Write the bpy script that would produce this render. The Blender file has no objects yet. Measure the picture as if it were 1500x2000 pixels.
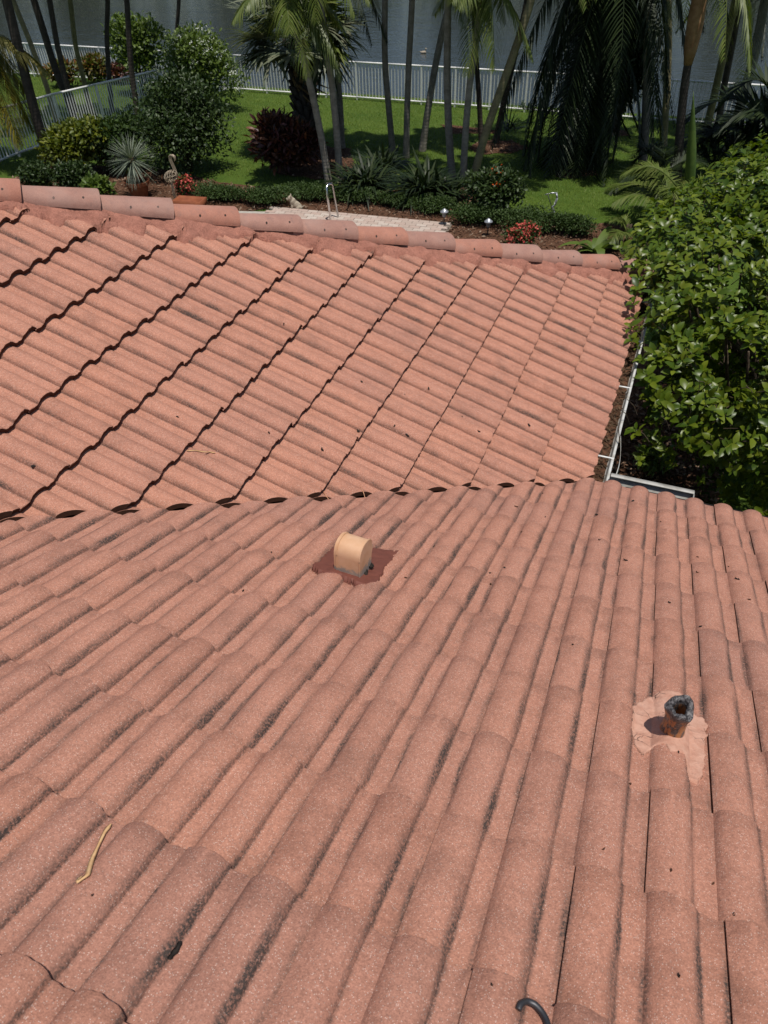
import bpy, bmesh, math, random
import numpy as np
from mathutils import Matrix, Vector

random.seed(5)
rng = np.random.default_rng(11)
S = bpy.context.scene
COL = S.collection
EZ = 2.75                                   # height of the eave above the ground by the house

# ------------------------------------------------------------------ camera
CAM = np.array([0.1236, -3.8715, 3.0422 + EZ])
PIT, YAW, ROL, FPX = -0.74295, -0.39495, -0.03233, 1398.5
F_ = np.array([math.sin(YAW) * math.cos(PIT), math.cos(YAW) * math.cos(PIT), math.sin(PIT)])
_R = np.array([math.cos(YAW), -math.sin(YAW), 0.0]); _U = np.cross(_R, F_)
R_ = _R * math.cos(ROL) + _U * math.sin(ROL); U_ = -_R * math.sin(ROL) + _U * math.cos(ROL)
cd = bpy.data.cameras.new('camera'); cam = bpy.data.objects.new('camera', cd); COL.objects.link(cam)
cd.sensor_fit = 'VERTICAL'; cd.sensor_height = 36.0; cd.lens = FPX / 2000 * 36
cd.clip_start = 0.05; cd.clip_end = 600
cam.matrix_world = Matrix(((R_[0], U_[0], -F_[0], CAM[0]), (R_[1], U_[1], -F_[1], CAM[1]), (R_[2], U_[2], -F_[2], CAM[2]), (0, 0, 0, 1)))
cd.dof.use_dof = True; cd.dof.focus_distance = 3.6; cd.dof.aperture_fstop = 7.0
S.camera = cam
S.render.resolution_x = 768; S.render.resolution_y = 1024

# ------------------------------------------------------------------ sky, sun, exposure
SUN_EL, SUN_AZ = math.radians(77), math.radians(-42)     # azimuth from +x towards +y
W = bpy.data.worlds.new('World'); S.world = W; W.use_nodes = True
wt = W.node_tree; bg = wt.nodes['Background']
sky = wt.nodes.new('ShaderNodeTexSky'); sky.sky_type = 'NISHITA'; sky.sun_disc = False
sky.sun_elevation = SUN_EL; sky.sun_rotation = math.pi / 2 - SUN_AZ
wt.links.new(sky.outputs[0], bg.inputs[0]); bg.inputs[1].default_value = 0.075
sl = bpy.data.lights.new('sun', 'SUN'); sl.energy = 4.2; sl.angle = math.radians(0.53); sl.color = (1, 0.955, 0.89)
sun = bpy.data.objects.new('sun', sl); COL.objects.link(sun)
sd = Vector((math.cos(SUN_EL) * math.cos(SUN_AZ), math.cos(SUN_EL) * math.sin(SUN_AZ), math.sin(SUN_EL)))
sun.rotation_euler = sd.to_track_quat('Z', 'Y').to_euler(); sun.location = (6, -3, 14)
S.view_settings.view_transform = 'Standard'; S.view_settings.look = 'None'
S.view_settings.exposure = 0.0; S.view_settings.gamma = 1.0

# ------------------------------------------------------------------ view helpers (pixels of the 1500 x 2000 photograph)
def ray(px, py):
    return (px - 750) / FPX * R_ - (py - 1000) / FPX * U_ + F_
def terrain(x, y):
    t = np.clip((y - 12.5) / 10.1, 0, None)
    z = -0.7 * np.clip(t, 0, 1.12)
    u = np.clip((y - 23.8) / 2.4, 0, 1)
    return z - 1.3 * u * u * (3 - 2 * u)
def gp(px, py):
    d = ray(px, py); z = 0.0
    for _ in range(12):
        p = CAM + d * (z - CAM[2]) / d[2]; z = float(terrain(p[0], p[1]))
    return np.array([p[0], p[1], z])
def col(px, py, base):
    n = F_.copy(); n[2] = 0; d = ray(px, py)
    t = (np.asarray(base) - CAM) @ n / (d @ n)
    return CAM + d * t
def proj(p):
    d = np.asarray(p) - CAM; z = d @ F_
    return 750 + FPX * (d @ R_) / z, 1000 - FPX * (d @ U_) / z, z
def norm(v):
    return v / np.maximum(np.linalg.norm(v, axis=-1, keepdims=True), 1e-9)

# ------------------------------------------------------------------ object helpers
def fastmesh(name, V, faces, mats=(), smooth=False, midx=None):
    """faces: list of (m,k) int arrays"""
    me = bpy.data.meshes.new(name)
    V = np.asarray(V, dtype=np.float32).reshape(-1, 3)
    me.vertices.add(len(V)); me.vertices.foreach_set('co', V.ravel())
    faces = [np.asarray(f, dtype=np.int32) for f in faces if len(f)]
    li = np.concatenate([f.ravel() for f in faces]); tot = np.concatenate([np.full(len(f), f.shape[1], np.int32) for f in faces])
    st = np.concatenate([[0], np.cumsum(tot)[:-1]]).astype(np.int32)
    me.loops.add(len(li)); me.loops.foreach_set('vertex_index', li)
    me.polygons.add(len(tot)); me.polygons.foreach_set('loop_start', st); me.polygons.foreach_set('loop_total', tot)
    if midx is not None: me.polygons.foreach_set('material_index', np.asarray(midx, np.int32))
    for m in mats: me.materials.append(m)
    me.update(calc_edges=True); me.validate()
    if smooth: me.shade_smooth()
    return me
def sharp(me, deg=40):
    me.shade_smooth(); me.set_sharp_from_angle(angle=math.radians(deg)); return me
def obj(name, me, parent=None, loc=None):
    o = bpy.data.objects.new(name, me); COL.objects.link(o)
    if parent is not None: o.parent = parent
    if loc is not None: o.location = loc
    return o
def tag(o, label=None, cat=None, group=None, kind=None):
    if label: o['label'] = label
    if cat: o['category'] = cat
    if group: o['group'] = group
    if kind: o['kind'] = kind
    return o
def root(name, loc, label, cat, group=None, rz=0):
    o = bpy.data.objects.new(name, None); COL.objects.link(o); o.location = [float(c) for c in loc]; o.rotation_euler = (0, 0, rz)
    o.empty_display_size = 0.1
    return tag(o, label, cat, group)

class MB:
    def __init__(s): s.V = []; s.F = {3: [], 4: []}; s.M = {3: [], 4: []}; s.n = 0
    def add(s, V, F, m=0):
        V = np.asarray(V, float).reshape(-1, 3); F = np.asarray(F, int)
        if F.ndim == 1: F = F[None]
        s.V.append(V); k = F.shape[1]; s.F[k].append(F + s.n); s.M[k].append(np.full(len(F), m)); s.n += len(V)
    def box(s, a, b, m=0):
        a = np.minimum(a, b); b = np.maximum(a, b) if False else np.asarray(b, float)
        x0, y0, z0 = a; x1, y1, z1 = b
        V = [(x0, y0, z0), (x1, y0, z0), (x1, y1, z0), (x0, y1, z0), (x0, y0, z1), (x1, y0, z1), (x1, y1, z1), (x0, y1, z1)]
        s.add(V, [(0, 3, 2, 1), (4, 5, 6, 7), (0, 1, 5, 4), (1, 2, 6, 5), (2, 3, 7, 6), (3, 0, 4, 7)], m)
    def tube(s, pts, rad, k=8, m=0, cap=True):
        pts = np.asarray(pts, float); n = len(pts); rad = np.broadcast_to(np.asarray(rad, float), (n,))
        tg = norm(np.gradient(pts, axis=0)); ref = np.array([0, 0, 1.0]) if abs(tg[:, 2]).mean() < 0.8 else np.array([0, 1.0, 0])
        a = norm(np.cross(tg, ref)); b = np.cross(tg, a)
        th = np.linspace(0, 2 * np.pi, k, endpoint=False)
        V = pts[:, None] + rad[:, None, None] * (np.cos(th)[None, :, None] * a[:, None] + np.sin(th)[None, :, None] * b[:, None])
        i = np.arange(n - 1)[:, None] * k; j = np.arange(k)[None]; j2 = (j + 1) % k
        F = np.stack([i + j, i + j2, i + k + j2, i + k + j], -1).reshape(-1, 4)
        s.add(V, F, m)
        if cap:
            o = s.n - n * k
            for base, p in ((0, pts[0]), ((n - 1) * k, pts[-1])):
                jj = np.arange(k); s.add([p], np.zeros((0, 3), int), m)
                c = s.n - 1; tri = np.stack([o + base + jj, o + base + (jj + 1) % k, np.full(k, c)], -1)
                if base == 0: tri = tri[:, ::-1]
                s.F[3].append(tri); s.M[3].append(np.full(k, m))
    def mesh(s, name, *mats, smooth=False):
        V = np.concatenate(s.V); fs, ms = [], []
        for k in (3, 4):
            l = [f for f in s.F[k] if len(f)]
            if l: fs.append(np.concatenate(l)); ms.append(np.concatenate([m for m, f in zip(s.M[k], s.F[k]) if len(f)]))
        return fastmesh(name, V, fs, mats, smooth, np.concatenate(ms))

def leaf_batch(P, D, N, L, Wd, fold=0.18, droop=0.15):
    """pointed oval leaves, 4 triangles each"""
    n = len(P); L = np.broadcast_to(L, (n,))[:, None]; Wd = np.broadcast_to(Wd, (n,))[:, None]
    D = norm(D); Sx = norm(np.cross(D, N)); N = np.cross(Sx, D)
    b = P; m1 = P + D * L * .42; l = m1 - Sx * Wd * .5 + N * Wd * fold; r = m1 + Sx * Wd * .5 + N * Wd * fold
    m2 = P + D * L * .78 - N * L * droop * .4; l2 = m2 - Sx * Wd * .36 + N * Wd * fold * .6; r2 = m2 + Sx * Wd * .36 + N * Wd * fold * .6
    t = P + D * L - N * L * droop
    V = np.stack([b, l, m1, r, l2, m2, r2, t], 1).reshape(-1, 3)
    o = np.arange(n)[:, None] * 8
    T = np.concatenate([o + np.array(q) for q in ((0, 3, 2), (0, 2, 1), (5, 6, 7), (5, 7, 4))])
    Q = np.concatenate([o + np.array(q) for q in ((2, 3, 6, 5), (1, 2, 5, 4))])
    return V, T, Q
def strip_batch(P, D, L, Wd, droop, segs=4, taper=1.6, down=(0, 0, -1.0), base_w=0.6):
    n = len(P); L = np.broadcast_to(L, (n,)); Wd = np.broadcast_to(Wd, (n,)); droop = np.broadcast_to(droop, (n,))
    D = norm(D); dn = np.asarray(down, float); side = np.cross(D, np.array([0, 0, 1.0])); bad = np.linalg.norm(side, axis=1) < .15
    a = rng.uniform(0, 6.28, n); side[bad] = np.stack([np.cos(a), np.sin(a), 0 * a], -1)[bad]; side = norm(side)
    s = np.linspace(0, 1, segs + 1)
    C = P[:, None] + D[:, None] * (L[:, None] * s)[..., None] + dn * (droop * L)[:, None, None] * (s ** 2)[None, :, None]
    w = Wd[:, None] * (1 - s ** taper) * (base_w + (1 - base_w) * np.minimum(1, s * 4))
    V = np.stack([C - side[:, None] * w[..., None] / 2, C + side[:, None] * w[..., None] / 2], 2).reshape(-1, 3)
    o = (np.arange(n) * 2 * (segs + 1))[:, None]
    F = np.concatenate([o + np.array([2 * k, 2 * k + 1, 2 * k + 3, 2 * k + 2]) for k in range(segs)])
    return V, F
def rdir(n, up=0.0):
    v = rng.normal(size=(n, 3)); v[:, 2] += up; return norm(v)

# ------------------------------------------------------------------ materials
class NT:
    def __init__(s, name):
        s.m = bpy.data.materials.new(name); s.m.use_nodes = True; s.t = s.m.node_tree; s.p = s.t.nodes['Principled BSDF']
    def n(s, typ, **kw):
        nd = s.t.nodes.new(typ)
        for k, v in kw.items(): setattr(nd, k, v)
        return nd
    def L(s, a, b): s.t.links.new(a, b)
    def val(s, x, sock):
        if hasattr(x, 'is_output') or isinstance(x, bpy.types.NodeSocket): s.L(x, sock)
        else: sock.default_value = x
    def math(s, op, a, b=0.0, c=None, clamp=False):
        nd = s.n('ShaderNodeMath', operation=op, use_clamp=clamp); s.val(a, nd.inputs[0]); s.val(b, nd.inputs[1])
        if c is not None: s.val(c, nd.inputs[2])
        return nd.outputs[0]
    def ramp(s, x, lo, hi, a=0.0, b=1.0):
        nd = s.n('ShaderNodeMapRange', interpolation_type='SMOOTHSTEP'); s.val(x, nd.inputs[0])
        nd.inputs[1].default_value = lo; nd.inputs[2].default_value = hi; nd.inputs[3].default_value = a; nd.inputs[4].default_value = b
        return nd.outputs[0]
    def noise(s, vec, scale, detail=2.0, rough=.5, dist=0.0):
        nd = s.n('ShaderNodeTexNoise'); nd.inputs['Scale'].default_value = scale; nd.inputs['Detail'].default_value = detail
        nd.inputs['Roughness'].default_value = rough; nd.inputs['Distortion'].default_value = dist
        if vec is not None: s.L(vec, nd.inputs['Vector'])
        return nd.outputs['Fac']
    def mix(s, f, a, b, typ='MIX'):
        nd = s.n('ShaderNodeMix', data_type='RGBA', blend_type=typ); s.val(f, nd.inputs[0])
        for x, i in ((a, 6), (b, 7)):
            if isinstance(x, bpy.types.NodeSocket): s.L(x, nd.inputs[i])
            else: nd.inputs[i].default_value = (*x, 1)
        return nd.outputs[2]
    def obj(s, what='Object'): return s.n('ShaderNodeTexCoord').outputs[what]
    def pos(s): return s.n('ShaderNodeNewGeometry').outputs['Position']
    def vscale(s, v, sc):
        nd = s.n('ShaderNodeVectorMath', operation='MULTIPLY'); s.L(v, nd.inputs[0]); nd.inputs[1].default_value = sc; return nd.outputs[0]
    def vadd(s, v, f):
        nd = s.n('ShaderNodeVectorMath', operation='ADD'); s.L(v, nd.inputs[0]); s.L(f, nd.inputs[1]); return nd.outputs[0]
    def bump(s, h, strength=.4, dist=.01):
        nd = s.n('ShaderNodeBump'); nd.inputs['Strength'].default_value = strength; nd.inputs['Distance'].default_value = dist
        s.L(h, nd.inputs['Height']); s.L(nd.outputs[0], s.p.inputs['Normal'])
    def done(s, colr, rough=.8, spec=.3, **kw):
        s.val(colr if isinstance(colr, bpy.types.NodeSocket) else (*colr, 1), s.p.inputs['Base Color'])
        s.val(rough, s.p.inputs['Roughness']); s.p.inputs['Specular IOR Level'].default_value = spec
        for k, v in kw.items(): s.val(v, s.p.inputs[k.replace('_', ' ')])
        return s.m

PITCH, EXPO, TW = 0.16264, 0.35, 0.32528
PAN, BAR = 0.052, 0.11064
TH, LAP, BHA = 0.025, 0.06, 0.0275
TTA, TTB = 0.020, 0.034                     # lift of a tile's nose over the course below, near and far slope
def tile_material(name, c1, c2, stain_shade=1.0, far=1.0):
    t = NT(name); oc = t.obj(); rnd = t.n('ShaderNodeObjectInfo').outputs['Random']
    off = t.n('ShaderNodeCombineXYZ'); t.L(t.math('MULTIPLY', rnd, 37.0), off.inputs[0]); t.L(t.math('MULTIPLY', rnd, 91.0), off.inputs[1])
    v = t.vadd(oc, off.outputs[0])
    base = t.mix(t.ramp(t.noise(v, 9, 3, .6), .3, .7), c1, c2)
    base = t.mix(t.math('MULTIPLY', rnd, .55), base, (c1[0] * .80, c1[1] * .86, c1[2] * .95)); r3 = t.math('FRACT', t.math('MULTIPLY', rnd, 7.7)); base = t.mix(t.math('MULTIPLY', r3, .4), base, (c1[0] * 1.12, c1[1] * 1.13, c1[2] * 1.12))
    # sand-grain finish
    gr = t.noise(v, 240, 3, .75); g2 = t.noise(v, 95, 2, .7); base = t.mix(t.ramp(g2, .3, .7), t.mix(1.0, base, (.88, .87, .86), 'MULTIPLY'), t.mix(1.0, base, (1.09, 1.09, 1.09), 'MULTIPLY'))
    base = t.mix(t.ramp(gr, .36, .64), t.mix(1.0, base, (.82, .81, .80), 'MULTIPLY'), t.mix(1.0, base, (1.13, 1.12, 1.10), 'MULTIPLY'))
    vo = t.n('ShaderNodeTexVoronoi'); vo.inputs['Scale'].default_value = 270; t.L(v, vo.inputs['Vector'])
    spark = t.math('MULTIPLY', t.math('LESS_THAN', vo.outputs['Distance'], .27), t.math('GREATER_THAN', t.n('ShaderNodeSeparateColor').outputs[0], -1))
    sc = t.n('ShaderNodeSeparateColor'); t.L(vo.outputs['Color'], sc.inputs[0])
    spark = t.math('MULTIPLY', spark, t.math('GREATER_THAN', sc.outputs[0], .66))
    base = t.mix(t.math('MULTIPLY', spark, .62), base, (.80, .66, .58))
    spk2 = t.math('MULTIPLY', t.math('LESS_THAN', vo.outputs['Distance'], .3), t.math('GREATER_THAN', sc.outputs[1], .86))
    base = t.mix(t.math('MULTIPLY', spk2, .5), base, (.10, .06, .05))
    # grime plus painted-in shading along the creases beside each roll
    sx = t.n('ShaderNodeSeparateXYZ'); t.L(oc, sx.inputs[0])
    xm = t.math('PINGPONG', sx.outputs[0], 1e6) if False else t.math('FRACT', t.math('DIVIDE', t.math('ADD', sx.outputs[0], PITCH), PITCH))
    wob = t.math('MULTIPLY', t.math('SUBTRACT', t.noise(t.vscale(v, (40, 7, 40)), 1, 2), .5), .07)
    xw = t.math('ADD', xm, wob)
    c0 = PAN / PITCH
    k1 = t.math('SUBTRACT', xw, c0 + .02); k1 = t.math('MULTIPLY', t.ramp(k1, .005, .15, 1, 0), t.ramp(k1, -.07, -.01))
    k2 = t.math('ABSOLUTE', t.math('SUBTRACT', t.math('ABSOLUTE', t.math('SUBTRACT', xw, .5)), .485)); k2 = t.ramp(k2, .0, .085, .8 * far, 0)
    kk = t.math('MAXIMUM', k1, k2)
    env = t.math('MULTIPLY', t.ramp(sx.outputs[1], .02, .15), t.ramp(sx.outputs[1], .20, .36, 1, .5))
    st = t.noise(t.vscale(v, (14, 3.2, 14)), 1, 3, .6)
    mot = t.noise(v, 160, 3, .8)
    thin = t.ramp(t.math('ABSOLUTE', t.math('SUBTRACT', xw, c0 + .015)), .01, .06, .62, 0)  # fine full-length crease line, part grime and part shade put into the colour
    amt = t.math('MULTIPLY', t.math('MULTIPLY', kk, t.math('ADD', t.math('MULTIPLY', env, .62), .34)), t.ramp(st, .26, .72)); amt = t.math('MULTIPLY', amt, t.math('ADD', t.math('MULTIPLY', t.math('FRACT', t.math('MULTIPLY', rnd, 17.3)), .75), .5)); amt = t.math('MAXIMUM', amt, t.math('MULTIPLY', thin, t.ramp(st, .2, .6, .35, 1)))
    amt = t.math('MULTIPLY', amt, t.ramp(mot, .34, .62, .25, 1.2))
    amt = t.math('ADD', t.math('MULTIPLY', amt, 1.05 * stain_shade), t.math('MULTIPLY', t.ramp(t.noise(v, 4.5, 5, .7), .46, .80), .26 * stain_shade))
    amt = t.math('MULTIPLY', amt, 1.0, clamp=True)
    base = t.mix(amt, base, (.055, .042, .036))
    t.bump(t.math('ADD', gr, t.math('MULTIPLY', t.noise(v, 60, 3), .6)), .55, .003)
    return t.done(base, .82, .35)
M_TILE = tile_material('tile_finish', (.440, .207, .143), (.367, .167, .113), 1.15)
M_TILE_B = tile_material('tile_finish_far', (.452, .207, .139), (.380, .168, .111), .95, .1)
def cap_material(name, c1, c2):
    t = NT(name); oc = t.obj(); rnd = t.n('ShaderNodeObjectInfo').outputs['Random']
    off = t.n('ShaderNodeCombineXYZ'); t.L(t.math('MULTIPLY', rnd, 57.0), off.inputs[0]); v = t.vadd(oc, off.outputs[0])
    b = t.mix(t.ramp(t.noise(v, 7, 4, .6), .3, .7), c1, c2)
    g = t.noise(v, 230, 3, .75); b = t.mix(t.ramp(g, .3, .7), t.mix(1, b, (.8, .79, .78), 'MULTIPLY'), t.mix(1, b, (1.14, 1.13, 1.13), 'MULTIPLY'))
    for px, py in ((.088, .10), (.092, .27)):
        d = t.n('ShaderNodeVectorMath', operation='DISTANCE'); ab = t.n('ShaderNodeVectorMath', operation='ABSOLUTE'); t.L(t.vscale(oc, (1, 1, 0)), ab.inputs[0]); t.L(ab.outputs[0], d.inputs[0]); d.inputs[1].default_value = (px, py, 0)
        b = t.mix(t.ramp(d.outputs['Value'], .0055, .008, 1, 0), b, (.02, .015, .012))
    b = t.mix(t.ramp(t.noise(v, 16, 5, .7), .50, .8, 0, .5), b, (.15, .11, .10)); b = t.mix(t.ramp(t.noise(v, 5, 4, .6), .4, .75, 0, .45), b, (.36, .24, .20))
    t.bump(t.math('ADD', g, t.noise(v, 28, 4, .7)), .6, .006)
    return t.done(b, .85, .3)
M_CAP_O = cap_material('cap_orange', (.43, .200, .140), (.37, .168, .118))
M_CAP_G = cap_material('cap_faded', (.40, .222, .172), (.335, .180, .140))
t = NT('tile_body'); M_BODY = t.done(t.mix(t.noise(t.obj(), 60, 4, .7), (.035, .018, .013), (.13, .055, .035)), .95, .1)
t = NT('mortar'); v = t.pos(); b = t.mix(t.ramp(t.noise(v, 14, 5, .65), .3, .72), (.44, .195, .14), (.33, .145, .105))
b = t.mix(t.ramp(t.noise(v, 45, 4, .7), .60, .74, 0, .6), b, (.16, .085, .065)); b = t.mix(t.ramp(t.noise(v, 120, 4, .8), .35, .65), t.mix(1, b, (.78, .77, .76), 'MULTIPLY'), t.mix(1, b, (1.12, 1.12, 1.12), 'MULTIPLY')); t.bump(t.noise(v, 55, 6, .75), 1.0, .014); M_MORTAR = t.done(b, .9, .2)
t = NT('underlay'); M_UNDER = t.done((.012, .011, .011), .9, .1)
t = NT('flashing_paint'); v = t.pos(); b = t.mix(t.ramp(t.noise(v, 22, 4, .6), .3, .7), (.165, .055, .038), (.135, .045, .032)); t.bump(t.noise(v, 30, 4), .35, .006); M_FLASH = t.done(b, .62, .3)
t = NT('pipe_mortar'); v = t.pos(); b = t.mix(t.ramp(t.noise(v, 26, 5, .7), .3, .7), (.60, .35, .26), (.50, .255, .18))
b = t.mix(t.ramp(t.noise(v, 34, 5, .8), .6, .74, 0, .55), b, (.19, .12, .095)); cr = t.n('ShaderNodeTexVoronoi', feature='DISTANCE_TO_EDGE'); cr.inputs['Scale'].default_value = 22
nv = t.n('ShaderNodeTexNoise'); nv.inputs['Scale'].default_value = 30; t.L(v, nv.inputs['Vector']); t.L(t.vadd(v, t.vscale(nv.outputs['Color'], (.03, .03, .03))), cr.inputs['Vector'])
b = t.mix(t.math('MULTIPLY', t.ramp(cr.outputs[0], .0, .035, 1, 0), t.ramp(t.noise(v, 12, 2), .5, .6)), b, (.07, .04, .03))
t.bump(t.noise(v, 90, 5, .75), .8, .006); M_PMORTAR = t.done(b, .92, .2)
t = NT('hood_paint'); v = t.obj(); b = t.mix(t.ramp(t.noise(v, 14, 4), .3, .7), (.64, .40, .25), (.55, .31, .17))
sx = t.n('ShaderNodeSeparateXYZ'); t.L(v, sx.inputs[0])
b = t.mix(t.math('MULTIPLY', t.ramp(t.math('ADD', sx.outputs[2], t.math('MULTIPLY', t.math('SUBTRACT', t.noise(v, 38, 4, .7), .5), .08)), .024, .042, 1, 0), .95), b, (.26, .245, .22)); b = t.mix(t.ramp(t.noise(v, 9, 5, .7), .45, .75, 0, .45), b, (.66, .47, .34))
b = t.mix(t.ramp(t.noise(v, 85, 5, .8), .66, .74, 0, .9), b, (.10, .06, .035)); M_HOOD = t.done(b, .5, .4)
t = NT('lead_pipe'); v = t.obj(); sx = t.n('ShaderNodeSeparateXYZ'); t.L(v, sx.inputs[0])
pt = t.mix(t.ramp(t.noise(v, 30, 4), .3, .7), (.46, .22, .085), (.36, .145, .05)); ld = t.mix(t.ramp(t.noise(v, 95, 5, .8), .42, .62), (.018, .015, .016), (.17, .16, .16))
k = t.math('ADD', t.ramp(sx.outputs[2], .108, .130), t.ramp(t.noise(t.vscale(v, (60, 60, 16)), 1, 4, .75), .47, .57)); k = t.math('MINIMUM', k, 1.0)
M_PIPE = t.done(t.mix(k, pt, ld), .55, .5)
t = NT('white_metal'); v = t.pos(); M_WHITE = t.done(t.mix(t.ramp(t.noise(v, 20, 4), .35, .75), (.80, .80, .78), (.66, .65, .61)), .38, .5)
t = NT('gutter_paint'); v = t.pos(); b = t.mix(t.ramp(t.noise(v, 12, 5, .7), .4, .72), (.56, .555, .53), (.32, .295, .245)); M_GUT = t.done(b, .45, .5)
t = NT('gutter_grey'); v = t.pos(); M_GUT2 = t.done(t.mix(t.ramp(t.noise(v, 9, 5, .7), .35, .7), (.40, .39, .36), (.24, .225, .19)), .5, .4)  # darker, duller grey than the far gutter
t = NT('stucco'); v = t.pos(); t.bump(t.noise(v, 90, 4), .5, .01); M_STUCCO = t.done(t.mix(t.noise(v, 2), (.62, .52, .40), (.55, .46, .35)), .9, .2)
t = NT('soffit'); M_SOFFIT = t.done((.6, .57, .5), .8, .2)

def leaf_mat(name, cols, rough=.45, spec=.4, trans=.25, hue=None):
    t = NT(name); g = t.n('ShaderNodeNewGeometry'); r = g.outputs['Random Per Island']
    cr = t.n('ShaderNodeValToRGB'); t.L(r, cr.inputs[0]); e = cr.color_ramp.elements
    for i, c in enumerate(cols):
        q = i / max(1, len(cols) - 1)
        if i < 2: e[i].position = q; e[i].color = (*c, 1)
        else:
            el = e.new(q); el.color = (*c, 1)
    if len(cols) > 2: e[1].position = 1 / (len(cols) - 1); 
    c = t.mix(t.ramp(t.noise(g.outputs['Position'], 3.0, 3), .3, .7, 0, .4), cr.outputs[0], t.mix(1, cr.outputs[0], (.6, .66, .6), 'MULTIPLY'))
    t.done(c, rough, spec)
    if trans > 0:
        tr = t.n('ShaderNodeBsdfTranslucent'); t.L(t.mix(1, c, (1.25, 1.3, .6), 'MULTIPLY'), tr.inputs[0])
        ms = t.n('ShaderNodeMixShader'); ms.inputs[0].default_value = trans
        t.L(t.p.outputs[0], ms.inputs[1]); t.L(tr.outputs[0], ms.inputs[2]); t.L(ms.outputs[0], t.t.nodes['Material Output'].inputs[0])
    return t.m
def flat_mat(name, c1, c2, scale=12, rough=.8, spec=.3, bump=0, coord='pos', **kw):
    t = NT(name); v = t.pos() if coord == 'pos' else t.obj(); n = t.noise(v, scale, 4, .6)
    if bump: t.bump(n, bump, .02)
    return t.done(t.mix(t.ramp(n, .3, .7), c1, c2), rough, spec, **kw)

M_GLOSSY = leaf_mat('glossy_leaf', [(.040, .078, .007), (.080, .128, .010), (.175, .215, .018), (.052, .094, .008), (.112, .165, .012), (.15, .18, .015)], .36, .32, .3)
M_LIGHTG = leaf_mat('light_leaf', [(.07, .12, .018), (.12, .17, .03), (.09, .14, .02)], .5, .4, .25)
M_DARKG = leaf_mat('dark_leaf', [(.020, .040, .010), (.035, .062, .014), (.05, .08, .02)], .5, .4, .2)
M_YELG = leaf_mat('yellow_leaf', [(.07, .10, .008), (.17, .18, .012), (.05, .08, .01), (.11, .13, .01)], .5, .4, .25)
M_HEDGE = leaf_mat('hedge_leaf', [(.030, .060, .012), (.055, .092, .02), (.042, .075, .016)], .6, .3, .2)
M_PALM = leaf_mat('palm_leaflet', [(.075, .112, .018), (.11, .148, .026), (.155, .178, .045)], .45, .45, .25)
M_PALMD = leaf_mat('dark_palm_leaflet', [(.010, .019, .007), (.018, .031, .009), (.034, .05, .014)], .5, .3, .1)
M_PALMY = leaf_mat('yellowing_leaflet', [(.16, .15, .02), (.24, .19, .02), (.10, .12, .02)], .5, .4, .25)
M_FAN = leaf_mat('fan_leaf', [(.10, .125, .075), (.15, .17, .11), (.20, .20, .13)], .5, .4, .2)
M_DEAD = leaf_mat('dead_leaf', [(.16, .10, .05), (.24, .16, .09), (.10, .06, .03)], .9, .1, .1)
M_RED = leaf_mat('croton_red_leaf', [(.05, .015, .014), (.085, .022, .018), (.035, .02, .014), (.20, .07, .03)], .45, .4, .2)
M_CROT = leaf_mat('croton_mixed_leaf', [(.16, .14, .015), (.05, .09, .015), (.18, .06, .012), (.09, .12, .02)], .5, .4, .2)
M_STRAP = leaf_mat('strap_leaf', [(.010, .020, .006), (.018, .032, .009), (.036, .052, .014)], .5, .3, .15)
M_VARI = leaf_mat('variegated_leaf', [(.30, .32, .06), (.14, .20, .03), (.40, .38, .12)], .5, .4, .2)
M_YUCCA = leaf_mat('yucca_blade', [(.17, .20, .15), (.24, .27, .20), (.12, .15, .10)], .5, .4, .1)
M_PINK = leaf_mat('pink_petal', [(.65, .10, .09), (.75, .17, .13), (.55, .06, .06)], .6, .3, .25)
M_ORNG = leaf_mat('orange_petal', [(.75, .14, .02), (.65, .08, .01)], .6, .3, .25)
M_WPET = leaf_mat('white_petal', [(.75, .76, .70), (.62, .66, .56)], .6, .3, .2)
M_GRASS = leaf_mat('grass_blade', [(.10, .155, .015), (.145, .205, .025), (.19, .24, .042), (.115, .175, .018)], .55, .3, .28)
t = NT('lawn'); v = t.pos(); b = t.mix(t.ramp(t.noise(v, .9, 4, .6), .3, .7), (.060, .112, .012), (.090, .145, .018)); b = t.mix(t.ramp(t.noise(v, 30, 3, .7), .35, .7), t.mix(1, b, (.6, .62, .55), 'MULTIPLY'), b)
t.bump(t.noise(v, 45, 3, .7), .8, .03); M_LAWN = t.done(b, .9, .2)
M_MULCH = flat_mat('mulch', (.045, .024, .015), (.13, .065, .038), 28, .95, .1, .8)
M_CHIP = leaf_mat('mulch_chip', [(.05, .026, .016), (.12, .062, .038), (.19, .11, .07), (.30, .22, .16)], .95, .1, 0)
M_LITTER = leaf_mat('gutter_leaf', [(.035, .02, .012), (.075, .045, .028), (.11, .075, .045), (.05, .03, .02)], .95, .1, 0)
def trunk_mat(name, c1, c2, ring=9.0, dark=.16):
    t = NT(name); v = t.obj(); w = t.n('ShaderNodeTexWave', wave_type='BANDS', bands_direction='Z'); t.L(v, w.inputs['Vector'])
    w.inputs['Scale'].default_value = ring / 2.4; w.inputs['Distortion'].default_value = 5.0; w.inputs['Detail'].default_value = 3
    b = t.mix(t.ramp(t.noise(v, 7, 5, .65), .3, .7), c1, c2); b = t.mix(t.ramp(w.outputs['Fac'], .0, .28, dark, 0), b, tuple(c * .35 for c in c1))
    t.bump(t.math('ADD', t.math('MULTIPLY', w.outputs['Fac'], .4), t.noise(v, 30, 4)), .4, .015); return t.done(b, .9, .2)
M_TR_GREY = trunk_mat('grey_trunk', (.29, .265, .225), (.18, .16, .13))
M_TR_DARK = trunk_mat('dark_trunk', (.075, .062, .052), (.045, .036, .03))
M_TR_TAN = trunk_mat('tan_trunk', (.25, .22, .12), (.17, .145, .085))
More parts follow.
